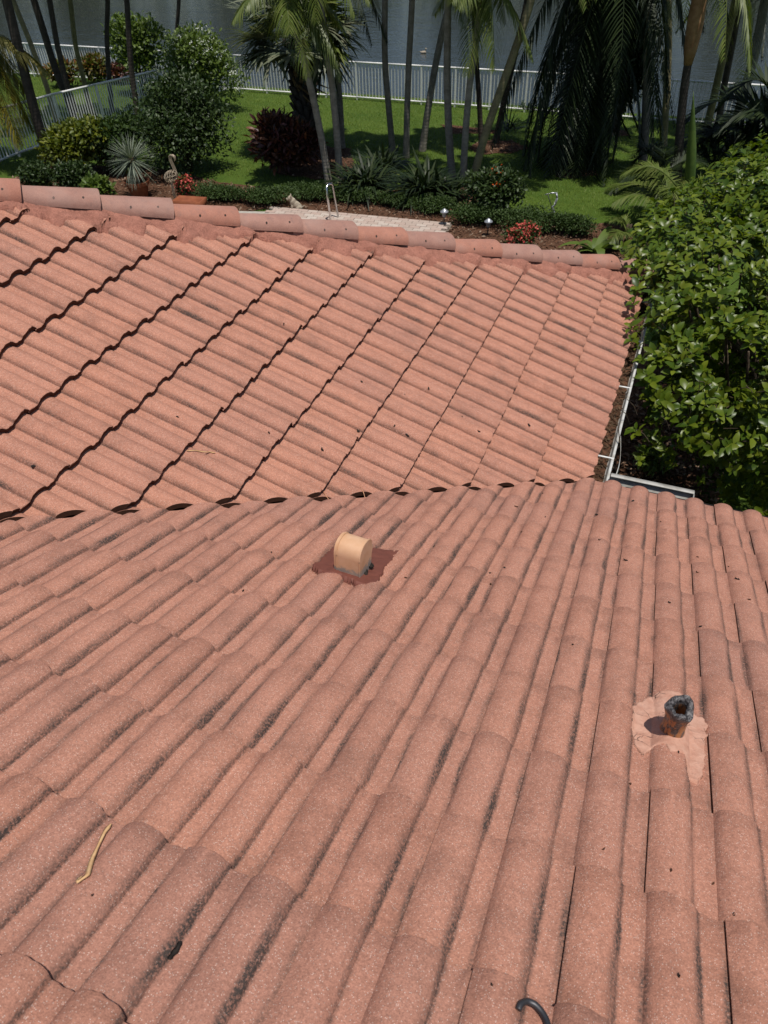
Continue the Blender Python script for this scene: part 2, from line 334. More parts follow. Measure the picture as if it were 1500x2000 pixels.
M_TR_OLIVE = trunk_mat('olive_trunk', (.20, .18, .085), (.13, .12, .055))
M_SHAFT = flat_mat('crownshaft', (.36, .20, .10), (.22, .11, .05), 9, .7, .3, 0, 'obj')
M_STEM = flat_mat('woody_stem', (.10, .075, .05), (.055, .04, .028), 20, .9, .2)
M_TERRA = flat_mat('terracotta', (.27, .085, .036), (.20, .06, .026), 9, .8, .3)
M_STONE = flat_mat('grey_stone', (.42, .39, .34), (.32, .29, .25), 12, .9, .2, .2)
M_CREAM = flat_mat('cream_stone', (.46, .40, .31), (.28, .23, .17), 30, .85, .2)
M_RUSTW = flat_mat('weathered_wire', (.42, .35, .26), (.25, .19, .13), 60, .6, .5, 0, 'pos', Metallic=.3)
M_STEEL = flat_mat('polished_steel', (.75, .75, .76), (.6, .6, .61), 9, .16, .5, 0, 'pos', Metallic=1.0)
M_DKMET = flat_mat('dark_metal', (.075, .075, .08), (.05, .05, .055), 40, .45, .5, 0, 'pos', Metallic=.6)
M_SILVER = flat_mat('pale_silver', (.46, .48, .50), (.36, .37, .39), 20, .35, .5, 0, 'pos', Metallic=.5)
M_BLACK = flat_mat('black_debris', (.012, .010, .009), (.03, .024, .02), 60, .85, .2)
M_BROWNBIT = flat_mat('brown_debris', (.10, .05, .03), (.05, .025, .018), 60, .9, .1)
M_STRAW = flat_mat('dry_strip', (.66, .43, .22), (.52, .30, .14), 40, .7, .3)
M_STRAWL = flat_mat('pale_orange_strip', (.66, .36, .21), (.56, .25, .13), 40, .6, .3)
M_LAMP = flat_mat('lamp_glass', (.28, .29, .29), (.20, .21, .21), 20, .3, .5)
def paver_mat():
    t = NT('paver_face'); v = t.pos(); rnd = t.n('ShaderNodeObjectInfo').outputs['Random']
    cr = t.n('ShaderNodeValToRGB'); t.L(rnd, cr.inputs[0]); e = cr.color_ramp.elements; e[0].color = (.40, .33, .28, 1); e[1].color = (.52, .46, .40, 1); el = e.new(.5); el.color = (.43, .32, .27, 1)
    t.bump(t.noise(v, 80, 4), .4, .004); return t.done(t.mix(t.ramp(t.noise(v, 25, 4, .7), .3, .7, 0, .5), cr.outputs[0], (.36, .27, .22)), .9, .2)
M_PAVER = paver_mat()
M_JOINT = flat_mat('paver_joint', (.20, .17, .14), (.14, .115, .095), 30, .95, .1)
t = NT('lake_water'); v = t.pos(); wv = t.math('ADD', t.noise(t.vscale(v, (1.1, 3.2, 1)), 1.5, 3, .6), t.math('MULTIPLY', t.noise(t.vscale(v, (.25, .7, 1)), 1.0, 2), 1.2)); t.bump(wv, .16, .12)
M_WATER = t.done((.030, .036, .034), .06, .5, IOR=1.33)

# ------------------------------------------------------------------ ground, water, far shore
def grid_sheet(name, xs, ys, zf, mat, kind='structure'):
    X, Y = np.meshgrid(xs, ys); Z = zf(X, Y); nx, ny = len(xs), len(ys)
    V = np.stack([X, Y, Z], -1).reshape(-1, 3); i = np.arange(ny - 1)[:, None] * nx + np.arange(nx - 1)[None]
    Fq = np.stack([i, i + 1, i + nx + 1, i + nx], -1).reshape(-1, 4)
    return tag(obj(name, fastmesh(name, V, [Fq], [mat], True)), kind=kind)
ground = grid_sheet('ground', np.array([-150, -80, -50, -30, -20, -10, 0, 10, 20, 40, 80, 150.]), np.concatenate([[-150, -60, -20, 0, 8], np.linspace(12, 27, 31)]), lambda X, Y: terrain(X, Y) + 0 * X, M_LAWN)
water = grid_sheet('lake', np.linspace(-150, 150, 4), np.linspace(23.9, 135, 4), lambda X, Y: 0 * X - 1.42, M_WATER)
far = grid_sheet('far_bank', np.linspace(-200, 200, 9), np.array([92, 95, 98, 120, 300.]), lambda X, Y: np.where(Y < 94, -2.2, np.where(Y < 97, -1.2, -0.4)), M_LAWN)
nb = 42000; nc = 120
cx = rng.uniform(-170, 60, nc); cy = rng.uniform(97, 110, nc); rr = rng.uniform(2.6, 6.0, nc); hh = rng.uniform(3.5, 9.5, nc) * np.where(cx < -45, 1.35, 1.0)
ci = rng.integers(0, nc, nb); dv = rdir(nb); Pn = np.stack([cx[ci], cy[ci], hh[ci]], -1) + dv * np.stack([rr[ci], rr[ci], hh[ci] * .85 + 1], -1) * rng.uniform(.7, 1, (nb, 1))
Pn[:, 2] = np.maximum(Pn[:, 2], -.3)
V, T, Q = leaf_batch(Pn, rdir(nb), rdir(nb, .5), rng.uniform(.6, 1.3, nb), rng.uniform(.5, .9, nb))
tag(obj('far_trees', fastmesh('far_trees', V, [T, Q], [M_DARKG])), kind='stuff')

# ------------------------------------------------------------------ house: frames of the roof slopes
SL = 0.40993; CS = 1 / math.sqrt(1 + SL * SL)
class Slope:
    def __init__(s, up, across, d0, x0, flip):
        s.u = np.array(up, float); s.a = np.array(across, float); s.n = np.cross(s.a, s.u); s.d0 = d0; s.x0 = x0
    def world(s, a, d, z): return np.array([0, 0, EZ]) + s.a * a + s.u * d + s.n * z
A_ = Slope((0, -CS, SL * CS), (-1, 0, 0), 0.2087, 0, True)
B_ = Slope((-CS, 0, SL * CS), (0, 1, 0), 0.0, 0, False)
D_ = Slope((0, -CS, SL * CS), (-1, 0, 0), 0.0, 0, False)
LH = 3.22                                   # y of the outer roof corner (hip foot)
def prof(x, BH=0.032):
    x = np.mod(x, PITCH); tt = (x - PAN) / BAR * 2 - 1
    b = BH * np.power(np.clip(1 - np.abs(tt) ** 2.15, 0, 1), np.where(tt < 0, .72, .88))
    return np.where(x < PAN, -.002 * np.sin(np.pi * np.clip(x / PAN, 0, 1)), b)
AOFF = -0.41689                             # roll phase on the near slope: right edge of a tile at x = 0.41689 + i * PITCH
BOFF = -2.27878 - PAN / 2
def hA(x, y):
    """height of the near slope's tile surface above its plane, for world x and y"""
    d = -y / CS; v = np.mod(d - A_.d0, EXPO); a = -x
    return prof(a - AOFF, BHA) + TTA * (1 - v / EXPO)
def hB(x, y):
    d = -x / CS; v = np.mod(d - B_.d0, EXPO)
    return prof(y - BOFF) + TTB * (1 - v / EXPO)
def onA(px, py, h=0.0):
    d = ray(px, py); c = CAM - np.array([0, 0, EZ]); tt = -(c @ A_.n - h) / (d @ A_.n); return CAM + d * tt
def onB(px, py, h=0.0):
    d = ray(px, py); c = CAM - np.array([0, 0, EZ]); tt = -(c @ B_.n - h) / (d @ B_.n); return CAM + d * tt

def tile_mesh(seed, mat, TT, TH, BH):
    r = np.random.default_rng(seed)
    xs = [-.010, .0]
    for b in range(2):
        o = b * PITCH
        xs += list(o + np.array([.013, .026, .039]))
        xs += list(o + PAN + BAR * (1 - np.cos(np.linspace(0, np.pi, 15))) / 2)
        if b == 0: pass
    xs = np.array(sorted(set(np.round(xs, 6)))); xs = xs[xs <= TW - .0035]; xs = np.append(xs, TW - .003)
    z = prof(np.clip(xs, 0, TW - 1e-5), BH); z[0] = -.006
    z[-1] = max(z[-1], .008); z[-2] = max(z[-2], .0095)
    vs = np.array([0, .004, .09, .18, .27, EXPO + LAP]); n, m = len(xs), len(vs)
    top = np.zeros((m, n, 3))
    for k, vv in enumerate(vs):
        top[k, :, 0] = xs; top[k, :, 1] = vv; top[k, :, 2] = z + TT * (1 - vv / EXPO)
    top[0, :, 1] += r.normal(0, .0013, n); top[0, :, 2] -= .0022 + np.abs(r.normal(0, .0008, n))
    if r.random() < .6:
        c = r.integers(3, n - 3); top[0, c - 1:c + 2, 1] += r.uniform(.003, .008); top[1, c - 1:c + 2, 1] += r.uniform(.002, .004)
    bot = top[[0, -1]].copy(); bot[:, :, 2] -= TH; bot[0, :, 1] += .002
    V = np.concatenate([top.reshape(-1, 3), bot.reshape(-1, 3)])
    f, mi = [], []
    for k in range(m - 1):
        for i in range(n - 1): f.append((k * n + i, k * n + i + 1, (k + 1) * n + i + 1, (k + 1) * n + i)); mi.append(0)
    B0, B1 = m * n, m * n + n
    for i in range(n - 1):
        f.append((i + 1, i, B0 + i, B0 + i + 1)); mi.append(1)
        e = (m - 1) * n; f.append((e + i, e + i + 1, B1 + i + 1, B1 + i)); mi.append(1)
        f.append((B0 + i + 1, B0 + i, B1 + i, B1 + i + 1)); mi.append(1)
    me = bpy.data.meshes.new('roof_tile')
    # side walls as polygons
    f.append(tuple([k * n for k in range(m)] + [B1, B0])); mi.append(1)
    f.append(tuple([k * n + n - 1 for k in range(m)][::-1] + [B0 + n - 1, B1 + n - 1])); mi.append(1)
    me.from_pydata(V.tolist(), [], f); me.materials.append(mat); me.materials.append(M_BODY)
    me.polygons.foreach_set('material_index', np.array(mi, np.int32)); me.update()
    return sharp(me, 42)
TV = {'A': [tile_mesh(s, M_TILE, TTA, .016, BHA) for s in range(6)], 'B': [tile_mesh(s + 20, M_TILE_B, TTB, .026, .033) for s in range(6)]}

house = root('house', (0, 0, 0), 'salmon concrete-tile roofed house the photo is taken from', 'house')
def slope_root(name):
    o = bpy.data.objects.new(name, None); COL.objects.link(o); o.parent = house; o.empty_display_size = .1; return o
def cut_mesh(me0, M, cuts):
    bm = bmesh.new(); bm.from_mesh(me0); Mi = M.inverted(); R3 = M.to_3x3().transposed()
    for co, no in cuts:
        g = bm.verts[:] + bm.edges[:] + bm.faces[:]
        r = bmesh.ops.bisect_plane(bm, geom=g, plane_co=Mi @ Vector(co), plane_no=R3 @ Vector(no), clear_outer=True)
        ed = [e for e in r['geom_cut'] if isinstance(e, bmesh.types.BMEdge)]
        if ed:
            q = bmesh.ops.edgenet_fill(bm, edges=ed, mat_nr=1)
    if not bm.faces: bm.free(); return None
    me = bpy.data.meshes.new('roof_tile'); bm.to_mesh(me); bm.free()
    for m in me0.materials: me.materials.append(m)
    me.set_sharp_from_angle(angle=math.radians(42)); return me
def lay(slope, key, parent, courses, aoff, parity, arange, cuts, holes=()):
    rest = []
    for n in courses:
        d = slope.d0 + n * EXPO; ph = aoff + (PITCH if (n + parity) % 2 else 0)
        for q in range(int((arange[0] - ph) / TW) - 1, int((arange[1] - ph) / TW) + 1):
            a = ph + q * TW
            j = np.random.default_rng(7919 * (n + 3) + 31 * (q + 90) + (500000 if key == 'B' else 0))
            o = slope.world(a + j.normal(0, .0012), d + j.normal(0, .0022), j.uniform(0, .0025))
            M = Matrix(((slope.a[0], slope.u[0], slope.n[0], o[0]), (slope.a[1], slope.u[1], slope.n[1], o[1]), (slope.a[2], slope.u[2], slope.n[2], o[2]), (0, 0, 0, 1)))
            M = M @ Matrix.Rotation(j.normal(0, .0035), 4, 'Z') @ Matrix.Rotation(j.normal(0, .003), 4, 'Y')
            cen = np.array(M @ Vector((TW / 2, EXPO / 2, 0)))
            # keep or cut
            cs = [np.array(M @ Vector((x, y, .01))) for x in (-.01, TW) for y in (0, EXPO + LAP)]
            hit = []; out = False
            for co, no in cuts:
                s = [(c - co) @ np.array(no) for c in cs]
                if min(s) > 0: out = True
                elif max(s) > -.002: hit.append((co, no))
            if out: continue
            px, py, zz = proj(cen)
            if zz < .25: 
                continue
            if not (-900 < px < 2400 and -500 < py < 3400): continue
            me = TV[key][j.integers(0, 6)]
            if hit:
                me = cut_mesh(me, M, hit)
                if me is None: continue
            pad = 140 * 2.6 / zz
            if -pad < px < 1500 + pad and -200 < py < 2000 + pad:
                t_ = obj('roof_tile', me, parent); t_.matrix_world = M
            else: rest.append((me, M))
    if rest:
        bm = bmesh.new()
        for me, M in rest:
            k = len(bm.verts); bm.from_mesh(me); bm.verts.ensure_lookup_table()
            bmesh.ops.transform(bm, matrix=M, verts=bm.verts[k:])
        me = bpy.data.meshes.new('outer_tiles'); bm.to_mesh(me); bm.free(); me.materials.append(rest[0][0].materials[0]); me.materials.append(M_BODY)
        tag(obj('outer_tiles', me, parent), kind='stuff')
VA, VB = 0.220, 0.107                       # where the two slopes' tiles stop either side of the valley (x - y)
r2 = math.sqrt(.5)
sA = slope_root('near_roof_slope'); sB = slope_root('far_roof_slope')
lay(A_, 'A', sA, range(0, 12), AOFF, 0, (-3.0, 5.2), [(np.array([VA, 0, 0]), (-r2, r2, 0))])
lay(B_, 'B', sB, range(0, 13), BOFF, 1, (-4.4, 3.4), [(np.array([VB, 0, 0]), (r2, -r2, 0)), (np.array([0, LH - .07, 0]), (-r2, r2, 0))])
# decks under the tiles
def deck(name, pts, parent, th=.05):
    m = MB(); P = np.array(pts, float); n = len(P); Q = P.copy(); Q[:, 2] -= th
    me = bpy.data.meshes.new(name); me.from_pydata(np.concatenate([P, Q]).tolist(), [], [tuple(range(n)), tuple(range(2 * n - 1, n - 1, -1))] + [(i, n + i, n + (i + 1) % n, (i + 1) % n) for i in range(n)])
    me.materials.append(M_UNDER); return obj(name, me, parent)
dz = -.040
deck('underlay', [A_.world(-x, -y / CS, dz) for x, y in ((.25, .02), (5, .02), (5, -4.6), (-4.4, -4.6))][::-1], sA)
deck('underlay', [B_.world(y, -x / CS, dz) for x, y in ((-.02, -.16), (-.02, LH), (-4.9, LH - 4.9), (-4.9, -5.1))], sB)
deck('underlay', [np.array([x, y, EZ - SL * (y - LH) - .03]) for x, y in ((.02, LH + .02), (-6, LH + .02), (-6, LH - 6))], sB)
m = MB(); m.box((-4.8, -6.5, 0), (-.55, LH - .55, EZ - .12)); m.box((-.55, -6.5, 0), (5, -.75, EZ - .12))
obj('wall', m.mesh('wall', M_STUCCO), house)
m = MB(); m.box((-4.9, -6, EZ - .17), (-.03, LH - .03, EZ - .13)); m.box((-.03, -6, EZ - .17), (5, -.235, EZ - .13))
obj('soffit', m.mesh('soffit', M_SOFFIT), house)
m = MB(); m.box((-.03, -.235, EZ - .17), (-.008, LH, EZ - .045)); m.box((-.008, -.235, EZ - .17), (5, -.213, EZ - .03))
obj('fascia', m.mesh('fascia', M_SOFFIT), house)

# hip caps
hd = norm(np.array([-1, -1, SL])); ha = norm(np.cross(hd, np.array([0, 0, 1.0]))); hn = np.cross(ha, hd)
ha, hn = (ha, hn) if hn[2] > 0 else (-ha, -hn)
if np.cross(ha, hd) @ hn < 0: ha = -ha
hip = slope_root('hip_ridge')
def cap_mesh(mat, ln=.51):
    n, vs = 22, np.array([0, .005, .12, .25, .38, ln]); V = []; f = []; mi = []
    th = np.linspace(0, np.pi, n)
    for ins in (0, .016):
        for vv in vs:
            rx = (.122 - .022 * vv / ln) - ins; rz = (.088 - .010 * vv / ln) - ins
            x = np.sign(np.cos(th)) * np.abs(np.cos(th)) ** .92 * rx; zz = np.sin(th) ** .9 * rz + .026 * (1 - vv / .45)
            if vv == 0: zz = zz - .003
            V += list(zip(x, np.full(n, vv), zz))
    m_ = len(vs)
    for k in range(m_ - 1):
        for i in range(n - 1):
            f.append((k * n + i, (k + 1) * n + i, (k + 1) * n + i + 1, k * n + i + 1)); mi.append(0)
            o = m_ * n; f.append((o + k * n + i, o + k * n + i + 1, o + (k + 1) * n + i + 1, o + (k + 1) * n + i)); mi.append(1)
    o = m_ * n
    for i in range(n - 1):
        f.append((i, i + 1, o + i + 1, o + i)); mi.append(1); e = (m_ - 1) * n; f.append((e + i + 1, e + i, o + e + i, o + e + i + 1)); mi.append(1)
    for k in range(m_ - 1):
        f.append((k * n, o + k * n, o + (k + 1) * n, (k + 1) * n)); mi.append(1)
        f.append((k * n + n - 1, (k + 1) * n + n - 1, o + (k + 1) * n + n - 1, o + k * n + n - 1)); mi.append(1)
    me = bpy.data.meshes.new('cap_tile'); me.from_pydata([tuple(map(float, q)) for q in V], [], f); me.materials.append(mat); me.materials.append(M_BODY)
    me.polygons.foreach_set('material_index', np.array(mi, np.int32)); me.update(); return sharp(me, 45)
CO, CG = cap_mesh(M_CAP_O), cap_mesh(M_CAP_G)
capx = [-4.30, -3.98, -3.671, -3.366, -3.056, -2.753, -2.439, -2.141, -1.851, -1.553, -1.240, -.950, -.636, -.336, -.04]
kinds = 'GOOGGOGGOGOGGOG'
for x, kd in zip(capx, kinds):
    j = np.random.default_rng(int(-x * 1000)); o = np.array([x, x + LH, EZ - SL * x]) + hn * (.018 + j.normal(0, .003)) + ha * j.normal(0, .004)
    M = Matrix(((ha[0], hd[0], hn[0], o[0]), (ha[1], hd[1], hn[1], o[1]), (ha[2], hd[2], hn[2], o[2]), (0, 0, 0, 1))) @ Matrix.Rotation(j.normal(0, .013), 4, 'Z') @ Matrix.Rotation(j.normal(0, .04), 4, 'Y') @ Matrix.Rotation(j.normal(0, .008), 4, 'X')
    t_ = obj('cap_tile', CO if kd == 'O' else CG, hip); t_.matrix_world = M
# mortar bed along the near side of the hip, ragged lower edge over the tile rolls
ns, nw = 900, 9; xs = np.linspace(-4.5, .0, ns); V = np.zeros((ns, nw, 3))
rag = np.zeros(ns)
for f_, am in ((7, .016), (17, .014), (43, .010), (101, .006), (220, .004)): rag += am * np.sin(xs * f_ + f_ * 1.7 + 2 * np.sin(xs * f_ * .37))
drop = (np.sin(xs * 5.1) > .55) * .035 * np.abs(np.sin(xs * 19))
for i, x in enumerate(xs):
    outer = .20 + rag[i] * 1.7 + drop[i]
    for k in range(nw):
        s = k / (nw - 1); w = .04 + (outer - .04) * s
        X = x + w * r2; Y = x + LH - w * r2
        th = float(hB(X, Y)); f0 = .062 * (1 - s) ** .8 + .010
        z = max(f0, th + .014) if s < .98 else th - .006
        z = z + .006 * math.sin(x * 31 + k) * math.sin(x * 13 + 2 * k) * (s < .98)
        V[i, k] = B_.world(Y, -X / CS, z + .003 * math.sin(x * 140 + k * 2.1) * math.sin(x * 57 + k))
ii = np.arange(ns - 1)[:, None] * nw + np.arange(nw - 1)[None]
obj('mortar_bed', fastmesh('mortar_bed', V.reshape(-1, 3), [np.stack([ii, ii + nw, ii + nw + 1, ii + 1], -1).reshape(-1, 4)], [M_MORTAR], True), hip)

# ------------------------------------------------------------------ gutters
def extrude_profile(mb, prof2, p0, p1, outw, m=0):
    p0, p1, outw = map(lambda q: np.asarray(q, float), (p0, p1, outw)); n = len(prof2)
    V = [p0 + outw * a + np.array([0, 0, b]) for a, b in prof2] + [p1 + outw * a + np.array([0, 0, b]) for a, b in prof2]
    mb.add(V, [(i, (i + 1) % n, n + (i + 1) % n, n + i) for i in range(n)], m)
GP = [(.0, 0), (.0, -.105), (.075, -.105), (.088, -.07), (.112, -.035), (.112, -.004), (.100, -.004), (.100, .0), (.118, .0), (.118, -.038), (.093, -.075), (.080, -.109), (-.003, -.109), (-.003, 0)]
gb = slope_root('far_gutter'); m = MB(); extrude_profile(m, GP, (.0, -.20, EZ - .045), (.0, LH + .1, EZ - .045), (1, 0, 0)); obj('trough', m.mesh('trough', M_GUT), gb)
ga = slope_root('near_gutter'); m = MB(); extrude_profile(m, GP, (.123, -.205, EZ + .016), (.64, -.205, EZ + .016), (0, 2.0, 0)); m.box((.637, -.205, EZ - .09), (.643, .026, EZ + .014)); obj('trough', m.mesh('trough', M_GUT2), ga)
for y in (.27, 1.20, 1.95, 2.7):
    m = MB(); m.box((-.02, y - .006, EZ - .049), (.116, y + .006, EZ - .042)); obj('hanger', m.mesh('hanger', M_WHITE), gb)
m = MB(); yy = np.linspace(-.05, .55, 14)
for k in range(13):
    def q(y): u = (y + .05) / .6; return .122 + .035 * math.sin(math.pi * u) ** 1.0, EZ - .045 - .03 * math.sin(math.pi * u)
    (x0, z0), (x1, z1) = q(yy[k]), q(yy[k + 1])
    m.add([(x0, yy[k], z0), (x1, yy[k + 1], z1), (x1 + .006, yy[k + 1], z1 - .05), (x0 + .006, yy[k], z0 - .05), (x0 + .002, yy[k], z0), (x1 + .002, yy[k + 1], z1), (x1 + .008, yy[k + 1], z1 - .05), (x0 + .008, yy[k], z0 - .05)],
          [(3, 2, 1, 0), (4, 5, 6, 7), (0, 1, 5, 4), (2, 3, 7, 6)])
obj('loose_lip', m.mesh('loose_lip', M_GUT), gb)
nl = 1500; P = np.stack([rng.uniform(.004, .095, nl), rng.uniform(-.15, 3.2, nl), EZ - .045 - .100 + rng.uniform(0, .03, nl)], -1)
V, T, Q = leaf_batch(P, rdir(nl) * np.array([1, 1, .25]), rdir(nl, 2), rng.uniform(.012, .035, nl), rng.uniform(.008, .018, nl))
tag(obj('gutter_litter', fastmesh('gutter_litter', V, [T, Q], [M_LITTER]), gb), kind='stuff')
m = MB(); m.box((.002, -.15, EZ - .148), (.086, 3.2, EZ - .132)); obj('silt', m.mesh('silt', M_MULCH), gb)

# ------------------------------------------------------------------ vent hood and pipe with their patches
def inpoly(x, y, poly):
    poly = np.asarray(poly); r = np.zeros(x.shape, bool); n = len(poly)
    for i in range(n):
        x0, y0 = poly[i]; x1, y1 = poly[(i + 1) % n]
        c = ((y0 > y) != (y1 > y)) & (x < (x1 - x0) * (y - y0) / (y1 - y0 + 1e-12) + x0); r ^= c
    return r
def patch(name, pts_px, level, lift, mat, parent, step=.004, rough=.012, jag=3):
    W_ = np.array([onA(px, py, level)[:2] for px, py in pts_px])
    # densify and roughen the outline
    out = []
    for i in range(len(W_)):
        a, b = W_[i], W_[(i + 1) % len(W_)]; n = max(2, int(np.linalg.norm(b - a) / .012))
        for k in range(n): out.append(a + (b - a) * k / n + rng.normal(0, rough * .35, 2))
    out = np.array(out); x0, y0 = out.min(0); x1, y1 = out.max(0)
    xs = np.arange(x0, x1 + step, step); ys = np.arange(y0, y1 + step, step); X, Y = np.meshgrid(xs, ys); ins = inpoly(X, Y, out)
    h = hA(X, Y); z = np.maximum(h + lift, level) ; z = z + .0012 * np.sin(X * 70 + 3 * np.sin(Y * 40)) * np.sin(Y * 57)
    edge = ins & ~(np.roll(ins, 1, 0) & np.roll(ins, -1, 0) & np.roll(ins, 1, 1) & np.roll(ins, -1, 1)); z = np.where(edge, h - .002, z)
    idx = -np.ones(X.shape, int); idx[ins] = np.arange(ins.sum())
    Vw = np.stack([X, Y, EZ - SL * Y], -1)[ins] + A_.n * z[ins][:, None]
    q = ins[:-1, :-1] & ins[1:, :-1] & ins[:-1, 1:] & ins[1:, 1:]
    Fq = np.stack([idx[:-1, :-1], idx[:-1, 1:], idx[1:, 1:], idx[1:, :-1]], -1)[q]
    return obj(name, fastmesh(name, Vw, [Fq], [mat], True), parent)
vent = slope_root('roof_vent')
patch('flashing', [(606, 1108), (628, 1088), (640, 1074), (664, 1060), (700, 1066), (735, 1074), (778, 1077), (768, 1092), (748, 1112), (742, 1130), (734, 1143), (702, 1144), (680, 1133), (652, 1124), (626, 1121)], .046, .0035, M_FLASH, vent)
vb = onA(690, 1108, .05)
def hood_mesh():
    # profile in (y, z): upslope wall, rounded top, mouth open towards the eave
    pr = [(-.054, -.03), (-.055, .02), (-.056, .088)]
    for a in np.linspace(180, 20, 16): pr.append((.0 + .056 * math.copysign(abs(math.cos(math.radians(a))) ** .85, math.cos(math.radians(a))), .092 + .056 * math.sin(math.radians(a)) ** .9))
    pr += [(.060, .085), (.052, .062)]
    pr = np.array(pr); n = len(pr); w = .058; m = MB()
    cen = np.array([0, .05]); inn = pr + (cen - pr) * .05
    for sgn in (1,):
        V = [(x, y, z) for x in (-w, -w + .006, w - .006, w) for y, z in pr]
        m.add(V, [(k * n + i, (k + 1) * n + i, (k + 1) * n + i + 1, k * n + i + 1) for k in range(3) for i in range(n - 1)])
        V = [(x, y, z) for x in (-w + .004, w - .004) for y, z in inn]
        m.add(V, [(i, i + 1, n + i + 1, n + i) for i in range(n - 1)], 1)
    for x, o in ((-w, 1), (w, -1)):
        c = [(x, .02, .04)]; V = c + [(x, y, z) for y, z in pr] + [(x, .046, -.03)]
        k = len(V); tr = [(0, i, i + 1) for i in range(1, k - 1)] + [(0, k - 1, 1)]
        m.add(V, [q if o < 0 else q[::-1] for q in tr])
    # rolled seams at both rims
    for x in (-w + .012, w - .003):
        m.tube([(x, y * 1.02, .0 + z * 1.012) for y, z in pr], .0032, 6, 0, False)
    return m
me = hood_mesh().mesh('hood', M_HOOD, M_BLACK); sharp(me, 35)
h_ = obj('hood', me, vent, Vector(vb)); h_.rotation_euler = (math.radians(-6), 0, math.radians(-3))
m = MB()
for k in range(40):
    a = k / 40; side = k % 4; L_ = rng.uniform(-.062, .062)
    p = [(L_, -.058, 0), (L_, -.060, 0), (.060, L_ * .85 - .005, 0), (.062, L_ * .85 - .005, 0)][side]
    p = np.array(p) + rng.normal(0, .004, 3) * (1, 1, .5); s = rng.uniform(.004, .009); m.tube([p - (s, 0, .004), p + (0, s * .4, .004), p + (s, 0, -.002)], [s * .5, s * .8, s * .4], 5)
g_ = obj('sealant', m.mesh('sealant', M_BLACK, smooth=True), vent, Vector(vb)); g_.rotation_euler = h_.rotation_euler

pipe = slope_root('vent_pipe')
zz_ = lambda lst: [(1100 + x / 3.75, 1250 + y / 3.75) for x, y in lst]
patch('mortar_collar', zz_([(492, 560), (510, 490), (570, 450), (640, 425), (665, 405), (750, 410), (860, 430), (930, 500), (975, 560), (1040, 590), (1064, 640), (1050, 760), (1045, 900), (1035, 960), (1030, 1035), (1005, 1030), (1000, 1045), (905, 1035), (895, 960), (880, 880), (770, 880), (740, 830), (700, 805), (640, 810), (625, 840), (585, 848), (520, 770), (495, 700)]), .018, .005, M_PMORTAR, pipe, .003, .008)
pb = onA(1313, 1425, .045)
def pipe_mesh():
    k = 20; rings = []
    lv = [(-.05, .035), (.0, .0345), (.03, .032), (.07, .0315), (.10, .033), (.122, .036), (.136, .039), (.146, .035), (.145, .027), (.136, .021), (.10, .022), (.0, .024)]
    m = MB(); V = []
    for q, (z, r) in enumerate(lv):
        for i in range(k):
            a = 2 * math.pi * i / k; w = max(0, min(1, (z - .075) / .05)) if q > 3 else 0
            rr_ = r * (1 + .06 * w * math.sin(3 * a + 1) + .05 * w * math.sin(5 * a + 2.2) + .02 * math.sin(2 * a))
            if 7 <= q <= 9: rr_ *= (.88 + .16 * math.sin(2 * a + .6))
            V.append((rr_ * math.cos(a), rr_ * math.sin(a), z + w * (.007 * math.sin(2 * a + .5) + .005 * math.sin(5 * a))))
    n = len(lv); m.add(V, [(j * k + i, j * k + (i + 1) % k, (j + 1) * k + (i + 1) % k, (j + 1) * k + i) for j in range(n - 1) for i in range(k)])
    return sharp(m.mesh('pipe', M_PIPE), 60)
p_ = obj('pipe', pipe_mesh(), pipe, Vector(pb)); p_.rotation_euler = (math.radians(2), math.radians(-7), .8); p_.scale = (1.05, 1.05, 1.0)

# ------------------------------------------------------------------ litter on the tiles
def on_tiles(px, py, slope):
    P = (onA if slope == 'A' else onB)(px, py, .04)
    for _ in range(3):
        h = float((hA if slope == 'A' else hB)(P[0], P[1])); P = (onA if slope == 'A' else onB)(px, py, h)
    return P
def ribbon(name, pxs, slope, wd, mat, label, cat, lift=.004, th=.0022, group=None):
    n = A_.n if slope == 'A' else B_.n
    pts = np.array([on_tiles(*p, slope) + n * (lift + (p[2] if len(p) > 2 else 0)) for p in [(a[0], a[1]) for a in pxs]])
    s = np.linspace(0, len(pts) - 1, 4 * len(pts)); pts = np.stack([np.interp(s, np.arange(len(pts)), pts[:, i]) for i in range(3)], -1)
    base = pts[0].copy(); q = pts - base; tg = norm(np.gradient(q, axis=0)); sd_ = norm(np.cross(tg, n)); k = len(q)
    w = wd * (.85 + .18 * np.sin(np.linspace(.3, 2.9, k) * 5)) * np.clip(np.minimum(np.arange(k) + 1, k - np.arange(k)) / 3, .35, 1); V = []
    for i in range(k):
        for a, b in ((-1, 0), (0, .35), (1, 0), (0, -.35)): V.append(q[i] + sd_[i] * w[i] / 2 * a + n * (th * (1 + b)))
    m = MB(); m.add(V, [(i * 4 + j, i * 4 + (j + 1) % 4, i * 4 + 4 + (j + 1) % 4, i * 4 + 4 + j) for i in range(k - 1) for j in range(4)])
    m.add([V[0], V[1], V[2], V[3]], [(0, 1, 2, 3)]); m.add(V[-4:], [(3, 2, 1, 0)])
    o = obj(name, m.mesh(name, mat, smooth=True), None, Vector(base)); return tag(o, label, cat, group)
ribbon('dry_strip', [(217, 1613), (205, 1628), (190, 1660), (181, 1680), (172, 1712), (158, 1722), (151, 1727), (160, 1716)], 'A', .0115, M_STRAW, 'long curled straw-coloured dry strip on the near tiles at lower left', 'plant litter')
ribbon('dry_strip', [(364, 882), (380, 881), (398, 884), (410, 884), (420, 886)], 'B', .010, M_STRAW, 'short pale straw-coloured strip lying across a far roof tile', 'plant litter')
